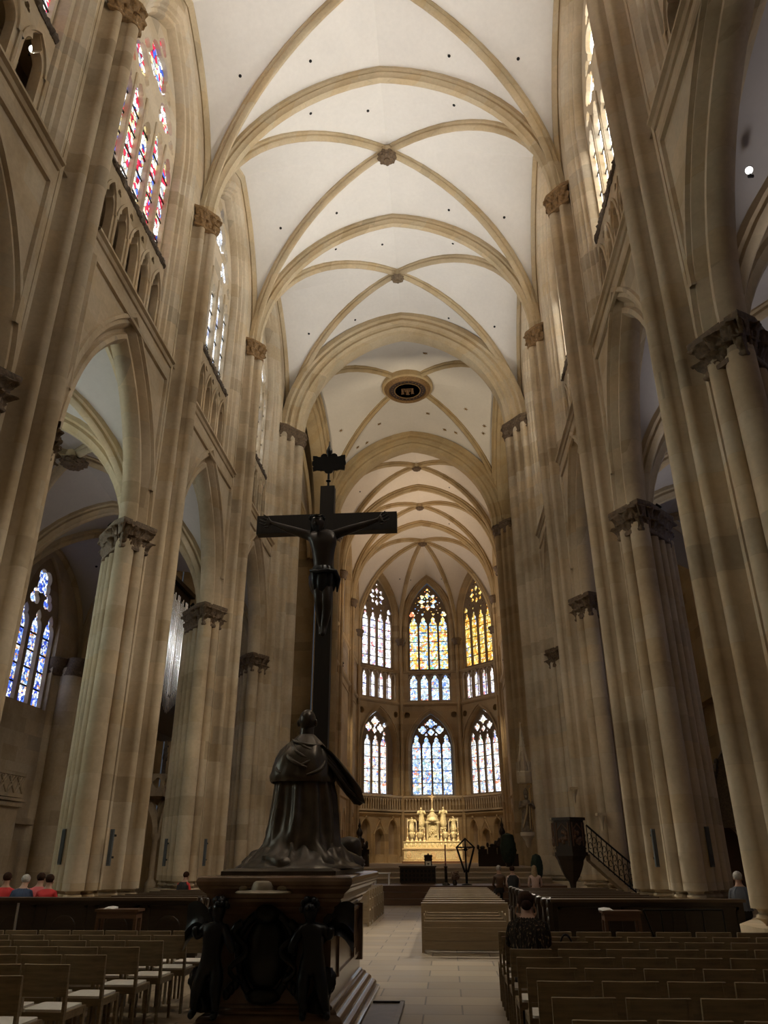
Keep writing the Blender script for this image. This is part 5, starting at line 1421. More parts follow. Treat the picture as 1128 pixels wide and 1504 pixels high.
for k, x in enumerate((-2.05, -1.32, -.68, .68, 1.32, 2.05)):
    c = MB(); z0 = 1.62; hh = (.98, .80, .78, .78, .80, .98)[k]
    c.lathe([(.17, 0), (.16, .06), (.09, .14), (.11, .20), (.05, .28), (.045, .42), (.08, .48), (.045, .54), (.04, hh*.9), (.07, hh*.95), (.10, hh)], (x, .0, z0), 14); cs = c.build('candlestick', SV, T, 50)
    c = MB(); c.tube([(x, 0, z0+hh), (x, 0, z0+hh+(.75 if k in (0, 1, 4, 5) else .2))], .028, 8); c.build('candle', M['candle'], cs, 60)
for k, x in enumerate((-1.68, -1.02, 1.02, 1.68)):
    b = MB(); b.lathe([(.14, 0), (.12, .1), (.06, .2), (.09, .3)], (x, .1, 1.62), 12); robed(b, (x, .1, 1.9), .62, .40, 0, k*2.0, 1, True); b.build('reliquary_bust', SR, T, 50)
for k, (x, z0, hh) in enumerate(((-1.72, 2.5, .95), (-.88, 2.85, 1.35), (.88, 2.85, 1.38), (1.72, 2.5, 1.0))):
    b = MB(); b.lathe([(.20, -.9), (.13, -.7), (.12, -.4), (.24, -.12), (.26, 0)], (x, .35, z0), 14); robed(b, (x, .35, z0), hh, .52, .02*(-1)**k, k*1.3, (-1)**k)
    b.ell((x, .3, z0-.25), (.28, .15, .14), 10, 8); b.build('saint_figure', SR, T, 50)
b = MB(); b.box(-.52, .52, .0, .6, 1.62, 1.78); b.box(-.36, .36, .12, .6, 1.78, 2.95); b.sweep([(-.30, .11, 1.9), (-.30, .11, 2.6)]+[(x, .11, 2.6+z) for (x, z) in pointed_pts(.30, .26, 6)]+[(.30, .11, 2.6), (.30, .11, 1.9)], [(-.04, .06), (.05, .05), (.05, 0), (-.04, 0)], (0, -1, 0))
for sx in (-1, 1): b.lathe([(.09, 0), (.07, .05), (.06, 1.1), (.10, 1.18), (.10, 1.24)], (sx*.43, .02, 1.78), 12)
b.box(-.58, .58, -.08, .62, 2.98, 3.12); b.lathe([(.50, 0), (.52, .1), (.42, .25), (.44, .42), (.26, .55), (.16, .70), (.22, .78), (.10, .90), (.06, 1.0)], (0, .25, 3.12), 18)
for i in range(24):
    a = rr.uniform(0, PI); r = rr.uniform(.12, .36); b.ell((r*cos(a), .03, 2.05+.75*r*2*sin(a)), (.06, .05, .07), 8, 6)
b.build('tabernacle', SR, T, 40)
b = MB(); b.tube([(0, .25, 4.05), (0, .25, 5.32)], .05, 8); b.tube([(-.32, .25, 5.0), (.32, .25, 5.0)], .045, 8); b.tube([(0, .2, 5.05), (.02, .17, 4.75), (0, .18, 4.45)], [.05, .085, .04], 8); b.tube([(-.28, .2, 5.03), (0, .18, 4.93), (.28, .2, 5.03)], .03, 6); b.ell((0, .16, 5.06), .065, 8, 6)
for i in range(12): a = 2*PI*i/12; b.tube([(.06*cos(a), .25, 5.0+.06*sin(a)), (.22*cos(a), .25, 5.0+.22*sin(a))], .012, 4)
b.build('altar_cross', SV, T, 50)
# dark people's altar, lectern frame, pole, lantern frame, flowers, stools
T = thing('altar_table', 'low dark block altar with pierced front on the wooden platform', 'altar', (.42, 36.0, 1.03 if False else .84)); T.location = (.42, 34.9, .65)
m = MB(); m.box(-.74, .74, -.3, .3, .04, .62); m.build('body', M['dark_wood'], T, 0)
m = MB(); m.box(-.78, .78, -.36, .36, .62, .68); m.box(-.7, .7, -.33, .33, 0, .04); m.build('top', M['dark_wood_top'], T, 0)
m = MB()
for i in range(9):
    for z in (.16, .32, .48): m.box(-.68+.16*i, -.58+.16*i, -.32, -.30, z-.05, z+.05)
m.build('pierced_front', M['bronze_black'], T, 0)
T = thing('framed_stand', 'small dark framed stand with pale panel in front of the silver altar', 'stand', (.80, 37.6, 1.03))
m = MB(); m.box(-.17, .17, -.02, .02, .0, .62); m.box(-.19, .19, -.04, .04, .5, .56)
for x in (-.15, 0, .15): m.ell((x, 0, .66+(.06 if x == 0 else 0)), (.045, .03, .07), 8, 6)
m.box(-.12, .12, -.02, .02, .6, .72); m.build('frame', M['dark_wood'], T, 30)
m = MB(); m.box(-.12, .12, -.035, -.02, .08, .46); fp = m.build('panel', M['candle'], T, 0)
m = MB(); m.ell((0, -.036, .22), (.06, .008, .07), 10, 6); m.ell((0, -.036, .35), (.05, .008, .03), 8, 6); m.build('emblem', M['medal_red'], fp, 60)
T = thing('lantern_frame', 'tall black iron frame in the shape of a pointed lantern right of the silver altar', 'iron frame', (2.40, 33.2, .65))
m = MB(); m.tube([(0, 0, .02), (0, 0, .55)], .05, 8); m.lathe([(.22, 0), (.2, .03), (.05, .06)], n=16); m.build('stem', M['iron'], T, 50)
m = MB(); m.tube([(-.06, 0, .45), (-.35, 0, 1.36), (0, 0, 1.68), (.35, 0, 1.36), (.06, 0, .45)], .04, 8); m.tube([(-.35, 0, 1.36), (.35, 0, 1.36)], .028, 8)
m.tube([(0, -.33, 1.36), (0, 0, 1.66), (0, .33, 1.36), (0, .05, .45)], .03, 8); m.tube([(0, -.33, 1.36), (0, -.05, .45)], .025, 8); m.build('cage', M['iron'], T, 60)
m = MB(); m.tube([(0, 0, 1.62), (0, 0, 1.34)], .02, 6); m.ell((0, 0, 1.28), (.08, .08, .07), 10, 8); m.tube([(-.25, 0, 1.36), (0, 0, 1.24), (.25, 0, 1.36)], .012, 6); m.build('hanging_bowl', M['iron'], T, 60)
T = thing('standing_pole', 'thin reddish pole candle standing between the lectern panel and the iron lantern frame', 'pole', (1.59, 33.1, .65))
m = MB(); m.lathe([(.16, 0), (.15, .05), (.06, .1), (.055, .62), (.09, .66), (.03, .7)], n=14); m.build('stand', M['bronze'], T, 50)
m = MB(); m.tube([(0, 0, .68), (0, 0, 1.46)], .026, 10); m.build('candle', simple('wine_red_wax', (.16, .035, .03), .5), T, 60)
T = thing('flower_vase', 'dull brown flower arrangement on the platform left of the iron lantern frame', 'flowers', (1.93, 33.0, .65))
m = MB(); m.lathe([(.07, 0), (.10, .08), (.06, .18), (.08, .2)], n=14); m.build('vase', M['bronze'], T, 50)
m = MB()
for i in range(60): a = rr.uniform(0, 2*PI); r = rr.uniform(0, .17); m.ell((r*cos(a), r*sin(a), .2+rr.uniform(0, .28)), rr.uniform(.025, .05), 6, 5)
o = m.build('bouquet', M['flowers'], T, 60); o['kind'] = 'stuff'
for (x, lab) in ((-.95, 'small white bench end on the platform just right of the pedestal ledge'),):
    T = thing('white_stool', lab, 'stool', (x, 33.4, .65)); m = MB(); m.box(-.32, .32, -.15, .15, .40, .45); m.build('seat', M['white_paint'], T, 0)
    for sx in (-1, 1): m = MB(); m.box(sx*.27-.03, sx*.27+.03, -.12, .12, 0, .40); m.build('leg', M['white_paint'], T, 0)
# choir stalls with spires
def stall(x, y, sgn, lab, spire):
    T = thing('choir_stall', lab, 'choir stall', (x, y, 1.2)); m = MB()
    for i in range(4):
        x0 = sgn*(i*.52); a, b = sorted((x0, x0+sgn*.48)); m.box(a, b, .2, .3, 0, .85+.10*i); m.box(a-.03, a+.03, -.25, .3, 0, .7+.08*i); m.ell((a, .22, .95+.10*i), (.08, .06, .13), 8, 6); m.ell(((a+b)/2, .25, .92+.1*i), (.14, .05, .10), 8, 6)
    m.build('stall_back', M['dark_wood'], T, 30)
    m = MB(); a, b = sorted((0, sgn*2.1)); m.box(a, b, -.3, -.24, 0, .55); m.box(a, b, -.36, -.18, .55, .6); m.build('book_rest', M['dark_wood'], T, 0)
    m = MB(); sx = sgn*spire
    m.box(sx-.5, sx+.5, .1, .4, .9, 1.05)
    for t in (-.4, -.2, .2, .4): m.ell((sx+t, .2, 1.12+(.4-abs(t))*.7), (.09, .07, .16), 8, 6)
    m.lathe([(.38, 1.0), (.2, 1.3), (.10, 1.5), (.16, 1.62), (.18, 1.72), (.12, 1.85), (.06, 1.95), (.09, 2.05), (.03, 2.2), (.015, 2.42)], (sx, .25, 0), 14); m.build('carved_spire', M['dark_wood'], T, 50)
stall(3.35, 45.0, 1, 'dark carved choir stalls with spire on the right of the sanctuary', 1.35)
stall(-2.6, 45.0, -1, 'dark carved choir stalls with spire left of the sanctuary, beside the monument', .55)
for (x, y, h, w, lab) in ((4.70, 41.5, 1.55, .42, 'tall dark clipped conifer left of the painted bishop figure'), (5.32, 34.6, 1.12, .26, 'dark clipped conifer standing below the painted bishop figure')):
    z0 = 1.2 if y > 39 else .65
    T = thing('clipped_conifer', lab, 'plant', (x, y, z0), 0, 'clipped conifers in tubs'); m = MB(); m.lathe([(.15, 0), (.18, .2), (.17, .22)], n=14); m.build('tub', M['dark_wood'], T, 40)
    m = MB(); rows = []
    for i in range(16):
        t = i/15; r = w*(sin(PI*min(1, t*.75+.12))**.6)*(1-.15*t)
        if i == 15: r = .02
        rows.append([(r*cos(2*PI*k/26)*(1+.16*noise.noise(Vector((k*1.7, i*1.3, x)))), r*sin(2*PI*k/26)*(1+.16*noise.noise(Vector((k*1.9, i*1.1, x+4)))), .2+t*(h-.2)) for k in range(26)])
    m.grid(rows, wrap=True); m.build('foliage', M['leafy'], T, 20)
# painted bishop on the right crossing pier
T = thing('painted_figure', 'painted bishop figure on a corbel of the right crossing pier, under a tall pierced canopy', 'statue', (5.08, 34.9, 2.62))
m = MB(); robed(m, (0, 0, 0), 1.5, .50, .03, 3.0, -1); m.lathe([(.09, 0), (.11, .08), (.08, .2), (.01, .30)], (.04, -.03, 1.44), 12, sy=.6); fig = m.build('body', M['polychrome'], T, 60)
m = MB(); m.tube([(-.18, -.18, .15), (.02, -.20, .75), (.06, -.18, 1.05)], [.03, .05, .03], 8); m.tube([(.12, -.18, .1), (.15, -.16, 1.0)], .03, 8); m.build('stole', M['rib_choir'], fig, 60)
m = MB(); m.tube([(.22, -.10, 0), (.20, -.10, 1.72)], .018, 8); m.tube([(.20+.09*sin(t)-.0, -.10, 1.72+.1*(1-cos(t))*.9) for t in [i*.5 for i in range(10)]], .018, 6); m.build('crozier', M['gold'], fig, 60)
T = thing('figure_corbel', 'stone corbel below the painted bishop figure', 'corbel', (5.08, 35.0, 2.0))
m = MB(); m.lathe([(.03, 0), (.10, .1), (.14, .28), (.25, .42), (.30, .46), (.30, .6), (.26, .62)], n=10); m.build('bracket', M['stone'], T, 40)
T = thing('figure_canopy', 'tall pierced stone canopy above the painted bishop figure', 'canopy', (5.12, 35.0, 4.55))
m = MB(); m.lathe([(.30, 0), (.33, .05), (.33, .45), (.27, .5)], n=8)
for i in range(8): a = 2*PI*i/8; m.tube([(.3*cos(a), .3*sin(a), .0), (.3*cos(a), .3*sin(a), .9)], .03, 5); m.tube([(.30*cos(a), .30*sin(a), .5), (.14*cos(a), .14*sin(a), 1.3)], .025, 5)
m.lathe([(.20, .5), (.17, 1.2), (.12, 1.6), (.05, 2.2), (.015, 2.5), (.05, 2.56), (.01, 2.62)], n=8)
for z in (.7, 1.0, 1.3, 1.6, 1.9):
    for i in range(4): a = PI/2*i+z; m.ell(((.24-.08*z)*cos(a), (.24-.08*z)*sin(a), z), .04, 6, 5)
m.build('spire', M['stone'], T, 30)
# pulpit with stair
T = thing('pulpit', 'dark wooden pulpit with carved panels and curved stair beside the right piers', 'pulpit', (5.45, 25.9, 0))
m = MB(); P = [(.52*cos(PI/3*k+PI/6), .52*sin(PI/3*k+PI/6)) for k in range(6)]; m.prism(P, 1.75, 2.68); tub = m.build('tub', M['dark_wood'], T, 0)
m = MB(); m.prism([(x*1.14, y*1.14) for x, y in P], 2.68, 2.76); m.prism([(x*1.1, y*1.1) for x, y in P], 1.68, 1.78); m.prism([(x*1.05, y*1.05) for x, y in P], 1.86, 1.9); m.build('cornice', M['dark_wood'], T, 0)
m = MB()
for k in range(6):
    a = PI/3*k+PI/3; c = Vector((cos(a), sin(a), 0))*.455; t = Vector((-sin(a), cos(a), 0))
    for s in (-1, 1): m.tube([c+t*s*.19+Vector((0, 0, 1.95)), c+t*s*.19+Vector((0, 0, 2.62))], .025, 6)
    for i in range(8): q = c+t*rr.uniform(-.13, .13)+Vector((0, 0, rr.uniform(2.0, 2.35))); m.ell(tuple(q), (.06, .05, .07), 7, 5)
    m.tube([c+t*-.17+Vector((0, 0, 2.4)), c+Vector((0, 0, 2.58)), c+t*.17+Vector((0, 0, 2.4))], .025, 6)
m.build('relief', M['brown_wood'], T, 50)
m = MB(); m.lathe([(.12, .0), (.16, .05), (.08, .2), (.07, .7), (.12, .95), (.24, 1.1), (.34, 1.3), (.40, 1.45), (.42, 1.55), (.50, 1.66), (.52, 1.70)], n=6, a0=PI/6); m.build('foot', M['dark_wood'], T, 20)
m = MB(); n = 11
for i in range(n):
    t = i/n; x = .55+1.55*t; y = .1-.35*t*t; z = 1.72-1.45*t
    m.add([(x, y-.42, z), (x+1.6/n, y-.42, z), (x+1.6/n, y+.42, z), (x, y+.42, z), (x, y-.42, z-.18), (x+1.6/n, y-.42, z-.30), (x+1.6/n, y+.42, z-.30), (x, y+.42, z-.18)], [(0,1,2,3),(7,6,5,4),(0,4,5,1),(1,5,6,2),(2,6,7,3),(3,7,4,0)])
m.build('stair', M['stone_dark'], T, 0)
m = MB()
pa = [(.52+1.62*i/12, .1-.35*(i/12)**2-.42, 1.76-1.48*i/12) for i in range(13)]
m.tube([(x, y, z+.78) for x, y, z in pa], .028, 6); m.tube([(x, y, z+.05) for x, y, z in pa], .022, 6)
for i, (x, y, z) in enumerate(pa[:-1]):
    m.tube([(x, y, z), (x, y, z+.78)], .014, 5)
    for (dz, s) in ((.25, 1), (.52, -1)):
        m.tube([(x+.065+s*.05*cos(t), y, z-.06+dz+.11*sin(t)*(1-.06*t)) for t in [j*.75 for j in range(8)]], .011, 5)
m.build('iron_balustrade', M['iron'], T, 50)
for (x, y, z, lab) in ((6.72, 26.9, 2.75, 'small stone console on the pier right of the pulpit'), (6.03, 27.6, 3.6, 'small stone console high on the pier above the pulpit')):
    T = thing('stone_console', lab, 'console', (x, y, z)); m = MB(); m.box(-.14, .14, -.1, .3, .12, .2); m.build('shelf', M['stone'], T, 0); m = MB(); m.lathe([(.02, -.3), (.05, -.1), (.1, .05), (.12, .12)], n=8); m.build('bracket', M['stone'], T, 30)
# organ in the left transept
T = thing('organ', 'organ with long bright tin pipes hanging in the left transept', 'organ', (-15.0, 45.3, 9.3))
m = MB(); m.box(-1.3, -.1, -3.2, 3.2, -.9, .2); m.box(-1.2, -.3, -3.1, 3.1, .2, 8.6); m.box(-1.3, -.0, -3.2, 3.2, 8.5, 8.8); m.box(-.35, -.2, -3, 3, 4.3, 4.7); m.build('case', M['dark_wood'], T, 0)
for i in range(24):
    y = -2.95+.256*i; big_ = i % 6 in (0, 5); r = .10 if big_ else .062; top = 8.3-.25*abs((i % 6)-2.5) if big_ else 7.7-.2*((i*5) % 3); zb = .3+.15*((i % 6) if i % 12 < 6 else 5-i % 6)
    m = MB(); m.lathe([(.02, 0), (r*.7, .55), (r, .85), (r*1.03, .9), (r, .95), (r, top-zb)], (0, y, zb), 14); pp = m.build('pipe', M['organ_pipe'], T, 50)
    m = MB(); m.ell((r*.75, y, zb+1.0), (r*.5, r*.6, r*1.2), 8, 6); m.build('pipe_mouth', M['dark_wood'], pp, 60)
# stone altar canopy in the left aisle
T = thing('altar_canopy', 'stone altar canopy with pierced parapet seen between the two left piers', 'canopy', (-12.9, 38.6, 0))
for (x, y) in ((-.9, -.9), (.9, -.9), (-.9, .9), (.9, .9)):
    m = MB(); m.lathe([(.26, 0), (.26, .6), (.18, .7), (.14, .8), (.13, 2.4), (.2, 2.5), (.24, 2.7)], (x, y, 0), 10); m.build('column', M['stone'], T, 40)
m = MB()
for a, b in (((-.9, -.9), (.9, -.9)), ((.9, -.9), (.9, .9)), ((-.9, .9), (.9, .9)), ((-.9, -.9), (-.9, .9))):
    d = Vector((b[0]-a[0], b[1]-a[1], 0)); n_ = Vector((-d.y, d.x, 0)).normalized(); mid = Vector(((a[0]+b[0])/2, (a[1]+b[1])/2, 2.7)); u = d.normalized()
    m.sweep([mid+u*x+Vector((0, 0, z)) for (x, z) in pointed_pts(.78, 1.5, 10)], [(-.15, .25), (-.15, .0), (.15, .0), (.15, .25)], n_)
m.box(-1.05, 1.05, -1.05, 1.05, 4.35, 4.6); m.build('arches', M['stone'], T, 30)
m = MB(); v, f = plate([[(-1.0, 4.6), (1.0, 4.6), (1.0, 5.3), (-1.0, 5.3)]]+[foil(x, 4.95, 4, .11, .13, 0) for x in (-.75, -.25, .25, .75)], .12)
m.add([(s, d-1.0, z) for (s, d, z) in v], f); m.add([(d+1.0, s, z) for (s, d, z) in v], f); m.add([(d-1.0, s, z) for (s, d, z) in v], f)
m.box(-1.1, 1.1, -1.1, 1.1, 5.3, 5.36); m.build('parapet', M['stone'], T, 20)
m = MB()
for (x, y) in ((-.95, -.95), (.95, -.95), (0, -1.0)):
    m.lathe([(.10, 5.36), (.08, 6.0), (.14, 6.1), (.03, 6.9)], (x, y, 0), 6)
    for i in range(5): m.ell((x+.09*(-1)**i, y, 6.0+.16*i), .05, 6, 5)
m.build('pinnacle', M['crocket'], T, 30)
# gallery parapet, left aisle
T = thing('gallery_parapet', 'stone gallery with lattice parapet at the far left edge', 'parapet', (-15.75, 29.2, 0))
m = MB(); m.box(-.65, 0, -3.0, 2.6, 0, 3.75); m.box(-.65, .22, -3.0, 2.75, 3.75, 3.85); m.box(-.65, .14, -3.0, 2.7, 3.55, 3.7); m.box(-.65, .10, -3, 2.65, 3.9, 4.05); m.build('base', M['stone'], T, 0)
m = MB(); m.box(-.05, .12, -3.0, 2.62, 4.72, 4.86)
for i in range(9):
    y = -2.9+.62*i
    m.tube([(.03, y, 4.05), (.03, y+.62, 4.74)], .05, 5); m.tube([(.03, y+.62, 4.05), (.03, y, 4.74)], .05, 5); m.tube([(.03, y, 4.05), (.03, y+.31, 4.74)], .025, 5)
m.build('lattice', M['stone'], T, 30)
# carved gable monument and doorway in the right aisle
T = thing('wall_monument', 'dark carved gabled wall monument seen in the gap beside the huge right pier', 'monument', (15.15, 40.2, 2.9))
m = MB(); v, f = plate([[(-.9, 0), (.3, 0), (.75, 1.9), (.35, 3.6), (-.1, 3.0), (-.6, 2.0)]], .35); m.add([(s, d, z) for (s, d, z) in v], f); m.build('gable', M['capital'], T, 0)
m = MB()
for i in range(14): t = i/13; m.ell((.3+.45*min(1, t*1.8)-.4*max(0, t-.55), -.1, .1+3.4*t), (.12, .17, .16), 7, 5)
m.build('crocket_edge', M['crocket'], T, 50); m = MB()
for i in range(14): t = i/13; m.ell((-.9+.8*t, -.1, .1+2.9*t), (.12, .17, .16), 7, 5)
m.ell((-.75, -.2, 2.2), (.25, .2, .3), 10, 8); m.build('crocket_edge', M['crocket'], T, 50)
T = thing('wall_niche_door', 'dark brown arched door in the right aisle wall beside the huge right pier', 'door', (15.3, 41.5, 0))
m = MB(); v, f = plate([arch_poly(0, .6, 0, 2.4, .6)], .12); m.add([(s, d, z) for (s, d, z) in v], f); m.build('leaf', M['brown_wood'], T, 0)
m = MB(); m.sweep([(-.65, -.05, 0)]+[(x, -.05, 2.4+z) for (x, z) in pointed_pts(.65, .65, 8)]+[(.65, -.05, 0)], [(-.12, .15), (.1, .12), (.1, 0), (-.12, 0)], (0, -1, 0)); m.build('frame', M['stone'], T, 30)
# ------------------------------------------------------------------ people
def person(label, loc, rz, top, skin='skin', hair='hair_brown', hairstyle='short', bent=0.0, seat=.46, trousers='cloth_dark', scale=1.0, arms='lap', vest=None, detail=2):
    """seated person facing +y, origin on the floor below the seat; one continuous body, hair and clothes as children"""
    T = thing('person', label, 'person', loc, rz, 'people in the pews and chairs'); T.scale = (scale,)*3
    b = bent; s0 = seat
    J = {'pel': ((0, 0, s0+.10), (.155, .12)), 'waist': ((0, -.01+.05*b, s0+.25), (.135, .105)), 'chest': ((0, .0+.16*b, s0+.43), (.165, .115)), 'upper': ((0, .02+.26*b, s0+.55-.03*b), (.14, .09)), 'neck': ((0, .05+.36*b, s0+.63-.06*b), .052), 'head0': ((0, .08+.46*b, s0+.71-.11*b), (.072, .085)), 'head1': ((0, .07+.50*b, s0+.80-.12*b), (.078, .095)), 'head2': ((0, .06+.50*b, s0+.86-.12*b), .06), 'chin': ((0, .13+.50*b, s0+.69-.14*b), .036), 'nose': ((0, .172+.50*b, s0+.755-.13*b), .016)}
    B = [('pel','waist'),('waist','chest'),('chest','upper'),('upper','neck'),('neck','head0'),('head0','head1'),('head1','head2'),('head0','chin'),('head0','nose')]
    for s, n in ((-1, 'l'), (1, 'r')):
        J[n+'sh'] = ((s*.175, .02+.24*b, s0+.54-.04*b), .062)
        if arms == 'face':
            J[n+'el'] = ((s*.21, .20+.30*b, s0+.32), .046); J[n+'wrist'] = ((s*.08, .24+.50*b, s0+.56-.08*b), .032); hd = (-s*.2, .0, .95); up = (0, -1, .1); sd = (s, 0, .1)
        else:
            J[n+'el'] = ((s*.235, .08+.1*b, s0+.27), .046); J[n+'wrist'] = ((s*.13, .30, s0+.19), .032); hd = (-s*.5, .85, -.1); up = (0, 0, -1); sd = (s*.85, .5, 0)
        B += [('upper', n+'sh'), (n+'sh', n+'el'), (n+'el', n+'wrist')]
        hand_chain(J, B, n, J[n+'wrist'][0], hd, sd, up, .17, .35)
        J[n+'hip'] = ((s*.09, .05, s0+.08), .10); J[n+'kn'] = ((s*.11, .46, s0+.06), .066); J[n+'an'] = ((s*.11, .42, .09), .042); J[n+'toe'] = ((s*.12, .56, .045), .036)
        B += [('pel', n+'hip'), (n+'hip', n+'kn'), (n+'kn', n+'an'), (n+'an', n+'toe')]
    me = skin_mesh('body', J, B, detail, [M[skin], M[trousers], M[top]])
    hz = s0+.61-.06*b; yo = .03+.3*b
    for p in me.polygons:
        c = p.center
        head = c.z > hz and abs(c.x) < .12 and not (arms == 'face' and c.y > .30+.5*b)
        hand = (abs(c.x) < .20 and c.y > .31 and c.z > s0+.12 and arms == 'lap') or (arms == 'face' and c.z > s0+.50 and c.y > .22+.4*b)
        if head or hand: p.material_index = 0
        elif c.z < s0+.17 and (c.y > -.2): p.material_index = 1
        else: p.material_index = 2
    bo = link_mesh(me, 'body', T)
    hc = J['head1'][0]; H = M[hair]; m = MB(); rows = []
    for i in range(10):
        e = -.55+2.1*i/9
        rows.append([(hc[0]+.092*cos(min(e, PI/2))*cos(a)*(1+.05*noise.noise(Vector((cos(a)*5, sin(a)*5, i)))), hc[1]-.012+.108*cos(min(e, PI/2))*sin(a), hc[2]+.012+.10*sin(min(e, PI/2))) for a in [PI*.93+PI*1.14*k/22+0 for k in range(23)]])
    top_ = MB(); top_.ell((hc[0], hc[1]-.015, hc[2]+.025), (.094, .105, .095), 16, 10)
    top_.v = [(x, y, z+.0) for (x, y, z) in top_.v]
    keep = [f for f in top_.f if sum(top_.v[i][2] for i in f)/len(f) > hc[2]+(.03 if sum(top_.v[i][1] for i in f)/len(f) > hc[1]+.03 else -.075)]
    top_.f = keep; top_.mi = [0]*len(keep)
    if hairstyle == 'long':
        rws = []
        for i in range(9):
            t = i/8; w = .095+.03*t
            rws.append([(hc[0]+w*cos(a), hc[1]-.02-.02*t+(.10-.01*t)*sin(a), hc[2]+.03-.34*t+.01*noise.noise(Vector((a*4, t*3, 1)))) for a in [PI*1.02+PI*.96*k/18 for k in range(19)]])
        top_.grid(rws)
    if hairstyle == 'bun': top_.ell((hc[0], hc[1]-.10, hc[2]-.02), (.06, .05, .055), 12, 8)
    top_.build('hair', H, bo, 70)
    for s in (-1, 1):
        m = MB(); m.ell((hc[0]+s*.082, hc[1]-.005, hc[2]-.03), (.012, .024, .034), 8, 6); m.build('ear', M[skin], bo, 70)
        m = MB(); m.ell((hc[0]+s*.032, hc[1]+.082, hc[2]-.018), (.012, .008, .007), 8, 6); m.build('eye', M['hole'], bo, 70)
    m = MB(); m.ell((hc[0], hc[1]+.082, hc[2]-.078), (.024, .008, .006), 8, 5); m.build('mouth', M['cloth_rose'], bo, 70)
    if vest: 
        m = MB(); rows = []
        for (z, w, d, yo_) in ((s0+.16, .18, .145, .0), (s0+.25, .168, .135, .05*b), (s0+.40, .20, .145, .15*b), (s0+.50, .20, .13, .22*b), (s0+.565, .15, .10, .27*b), (s0+.60, .085, .075, .31*b)):
            rows.append([(w*cos(2*PI*k/40)*(1+.05*sin(k*2.6)), yo_+d*sin(2*PI*k/40)*(1+.05*sin(k*2.6)), z+.008*sin(k*2.6)) for k in range(40)])
        m.grid(rows, wrap=True); m.build('jacket', M[vest], bo, 60)
    return T
fur = None
t = NT('dark_fur_with_pale_tips'); tc = t.n('ShaderNodeTexCoord').outputs['Object']; mp = t.n('ShaderNodeMapping'); t.l(tc, mp.inputs[0]); mp.inputs['Scale'].default_value = (26, 26, 3.5)
nz = t.noise(mp.outputs[0], 2.2, 3, .6); t.bsdf(t.ramp(nz, [(.42, (.012, .009, .007)), (.58, (.03, .02, .012)), (.68, (.26, .18, .10))]), .85, 0, nz, .6, .2); M['fur'] = t.m
person('woman with dark hair and streaked dark jacket bowed on a right block chair', (2.51, 9.10, 0), -.05, 'fur', hair='hair_brown', hairstyle='bun', bent=.55, arms='face', vest='fur', detail=3)
person('person in a bright red jacket at the far left edge behind the left pew front', (-8.0, 17.75, 0), .3, 'cloth_red', hair='hair_brown', vest='cloth_red')
person('person in a navy jersey beside the red jacket behind the left pew front', (-7.5, 17.5, 0), .2, 'cloth_navy', hair='hair_grey', vest='cloth_navy', bent=.35)
person('dark-haired person in a coral shirt next to the navy jersey, left', (-7.52, 18.25, 0), .1, 'cloth_rose', hair='hair_brown', bent=.15)
person('person in dark red at the edge of the pale left pier, beside the coral shirt', (-6.98, 17.6, 0), .1, 'cloth_red', hair='hair_brown', bent=.1, scale=.98)
person('person in red and black sitting between the two left piers', (-6.12, 24.2, 0), -.3, 'cloth_red', hair='hair_brown', vest='cloth_dark', bent=.2, scale=.95)
person('white-haired person in brown sitting near the choir stalls on the right', (3.55, 31.0, 0), .1, 'brown_wood', hair='hair_grey')
person('person in a dark waistcoat over pale sleeves right of the white-haired one', (3.98, 30.2, 0), .0, 'cloth_pink', hair='hair_brown', vest='cloth_dark', bent=.15)
person('blonde woman in a pale pink blouse sitting left of the pulpit', (4.78, 30.4, 0), .1, 'cloth_pink', hair='hair_blonde', hairstyle='long')
person('white-haired person in grey blue sitting in the gap between the two right piers', (7.80, 18.25, 0), -.2, 'cloth_blue', hair='hair_grey', vest='cloth_blue', bent=.1, scale=1.0)
# handbag on a chair
T = thing('handbag', 'dark handbag with a tall looped handle on a chair of the right block', 'bag', (2.98, 9.82, .456))
m = MB(); rows = [[(.14*w*cos(a)*1.0, .07*w*sin(a), z) for a in [2*PI*k/20 for k in range(20)]] for (z, w) in ((0, .9), (.02, 1.0), (.12, 1.02), (.19, .9), (.21, .7))]; m.grid(rows, wrap=True); m.f.append(tuple(range(19, -1, -1))); m.mi.append(0); m.f.append(tuple(len(m.v)-20+k for k in range(20))); m.mi.append(0); m.build('body', M['cloth_dark'], T, 50)
m = MB(); m.tube([(.08*cos(t), .01, .19+.21*sin(t)) for t in [PI*i/12 for i in range(13)]], .011, 6); m.build('handle', M['cloth_dark'], T, 60)
# ------------------------------------------------------------------ camera, world, light
cd = bpy.data.cameras.new('camera'); co = bpy.data.objects.new('camera', cd); COL.objects.link(co)
f_, pitch_, yaw_, roll_ = 1108.1, .4293, -.0756, -.0029
cd.sensor_fit = 'HORIZONTAL'; cd.sensor_width = 36.0; cd.lens = f_/1128*36.0; cd.clip_start = .1; cd.clip_end = 300
cy, sy, cp, sp = cos(yaw_), sin(yaw_), cos(pitch_), sin(pitch_)
F = Vector((sy*cp, cy*cp, sp)); R0 = Vector((cy, -sy, 0)); U0 = R0.cross(F)
R = R0*cos(roll_)+U0*sin(roll_); U = -R0*sin(roll_)+U0*cos(roll_)
m4 = Matrix(((R.x, U.x, -F.x, 1.689), (R.y, U.y, -F.y, 0.0), (R.z, U.z, -F.z, 1.65), (0, 0, 0, 1)))
co.matrix_world = m4; SC.camera = co
w = bpy.data.worlds.new('World'); SC.world = w; w.use_nodes = True
w.node_tree.nodes['Background'].inputs[0].default_value = (.6, .7, .85, 1); w.node_tree.nodes['Background'].inputs[1].default_value = .05
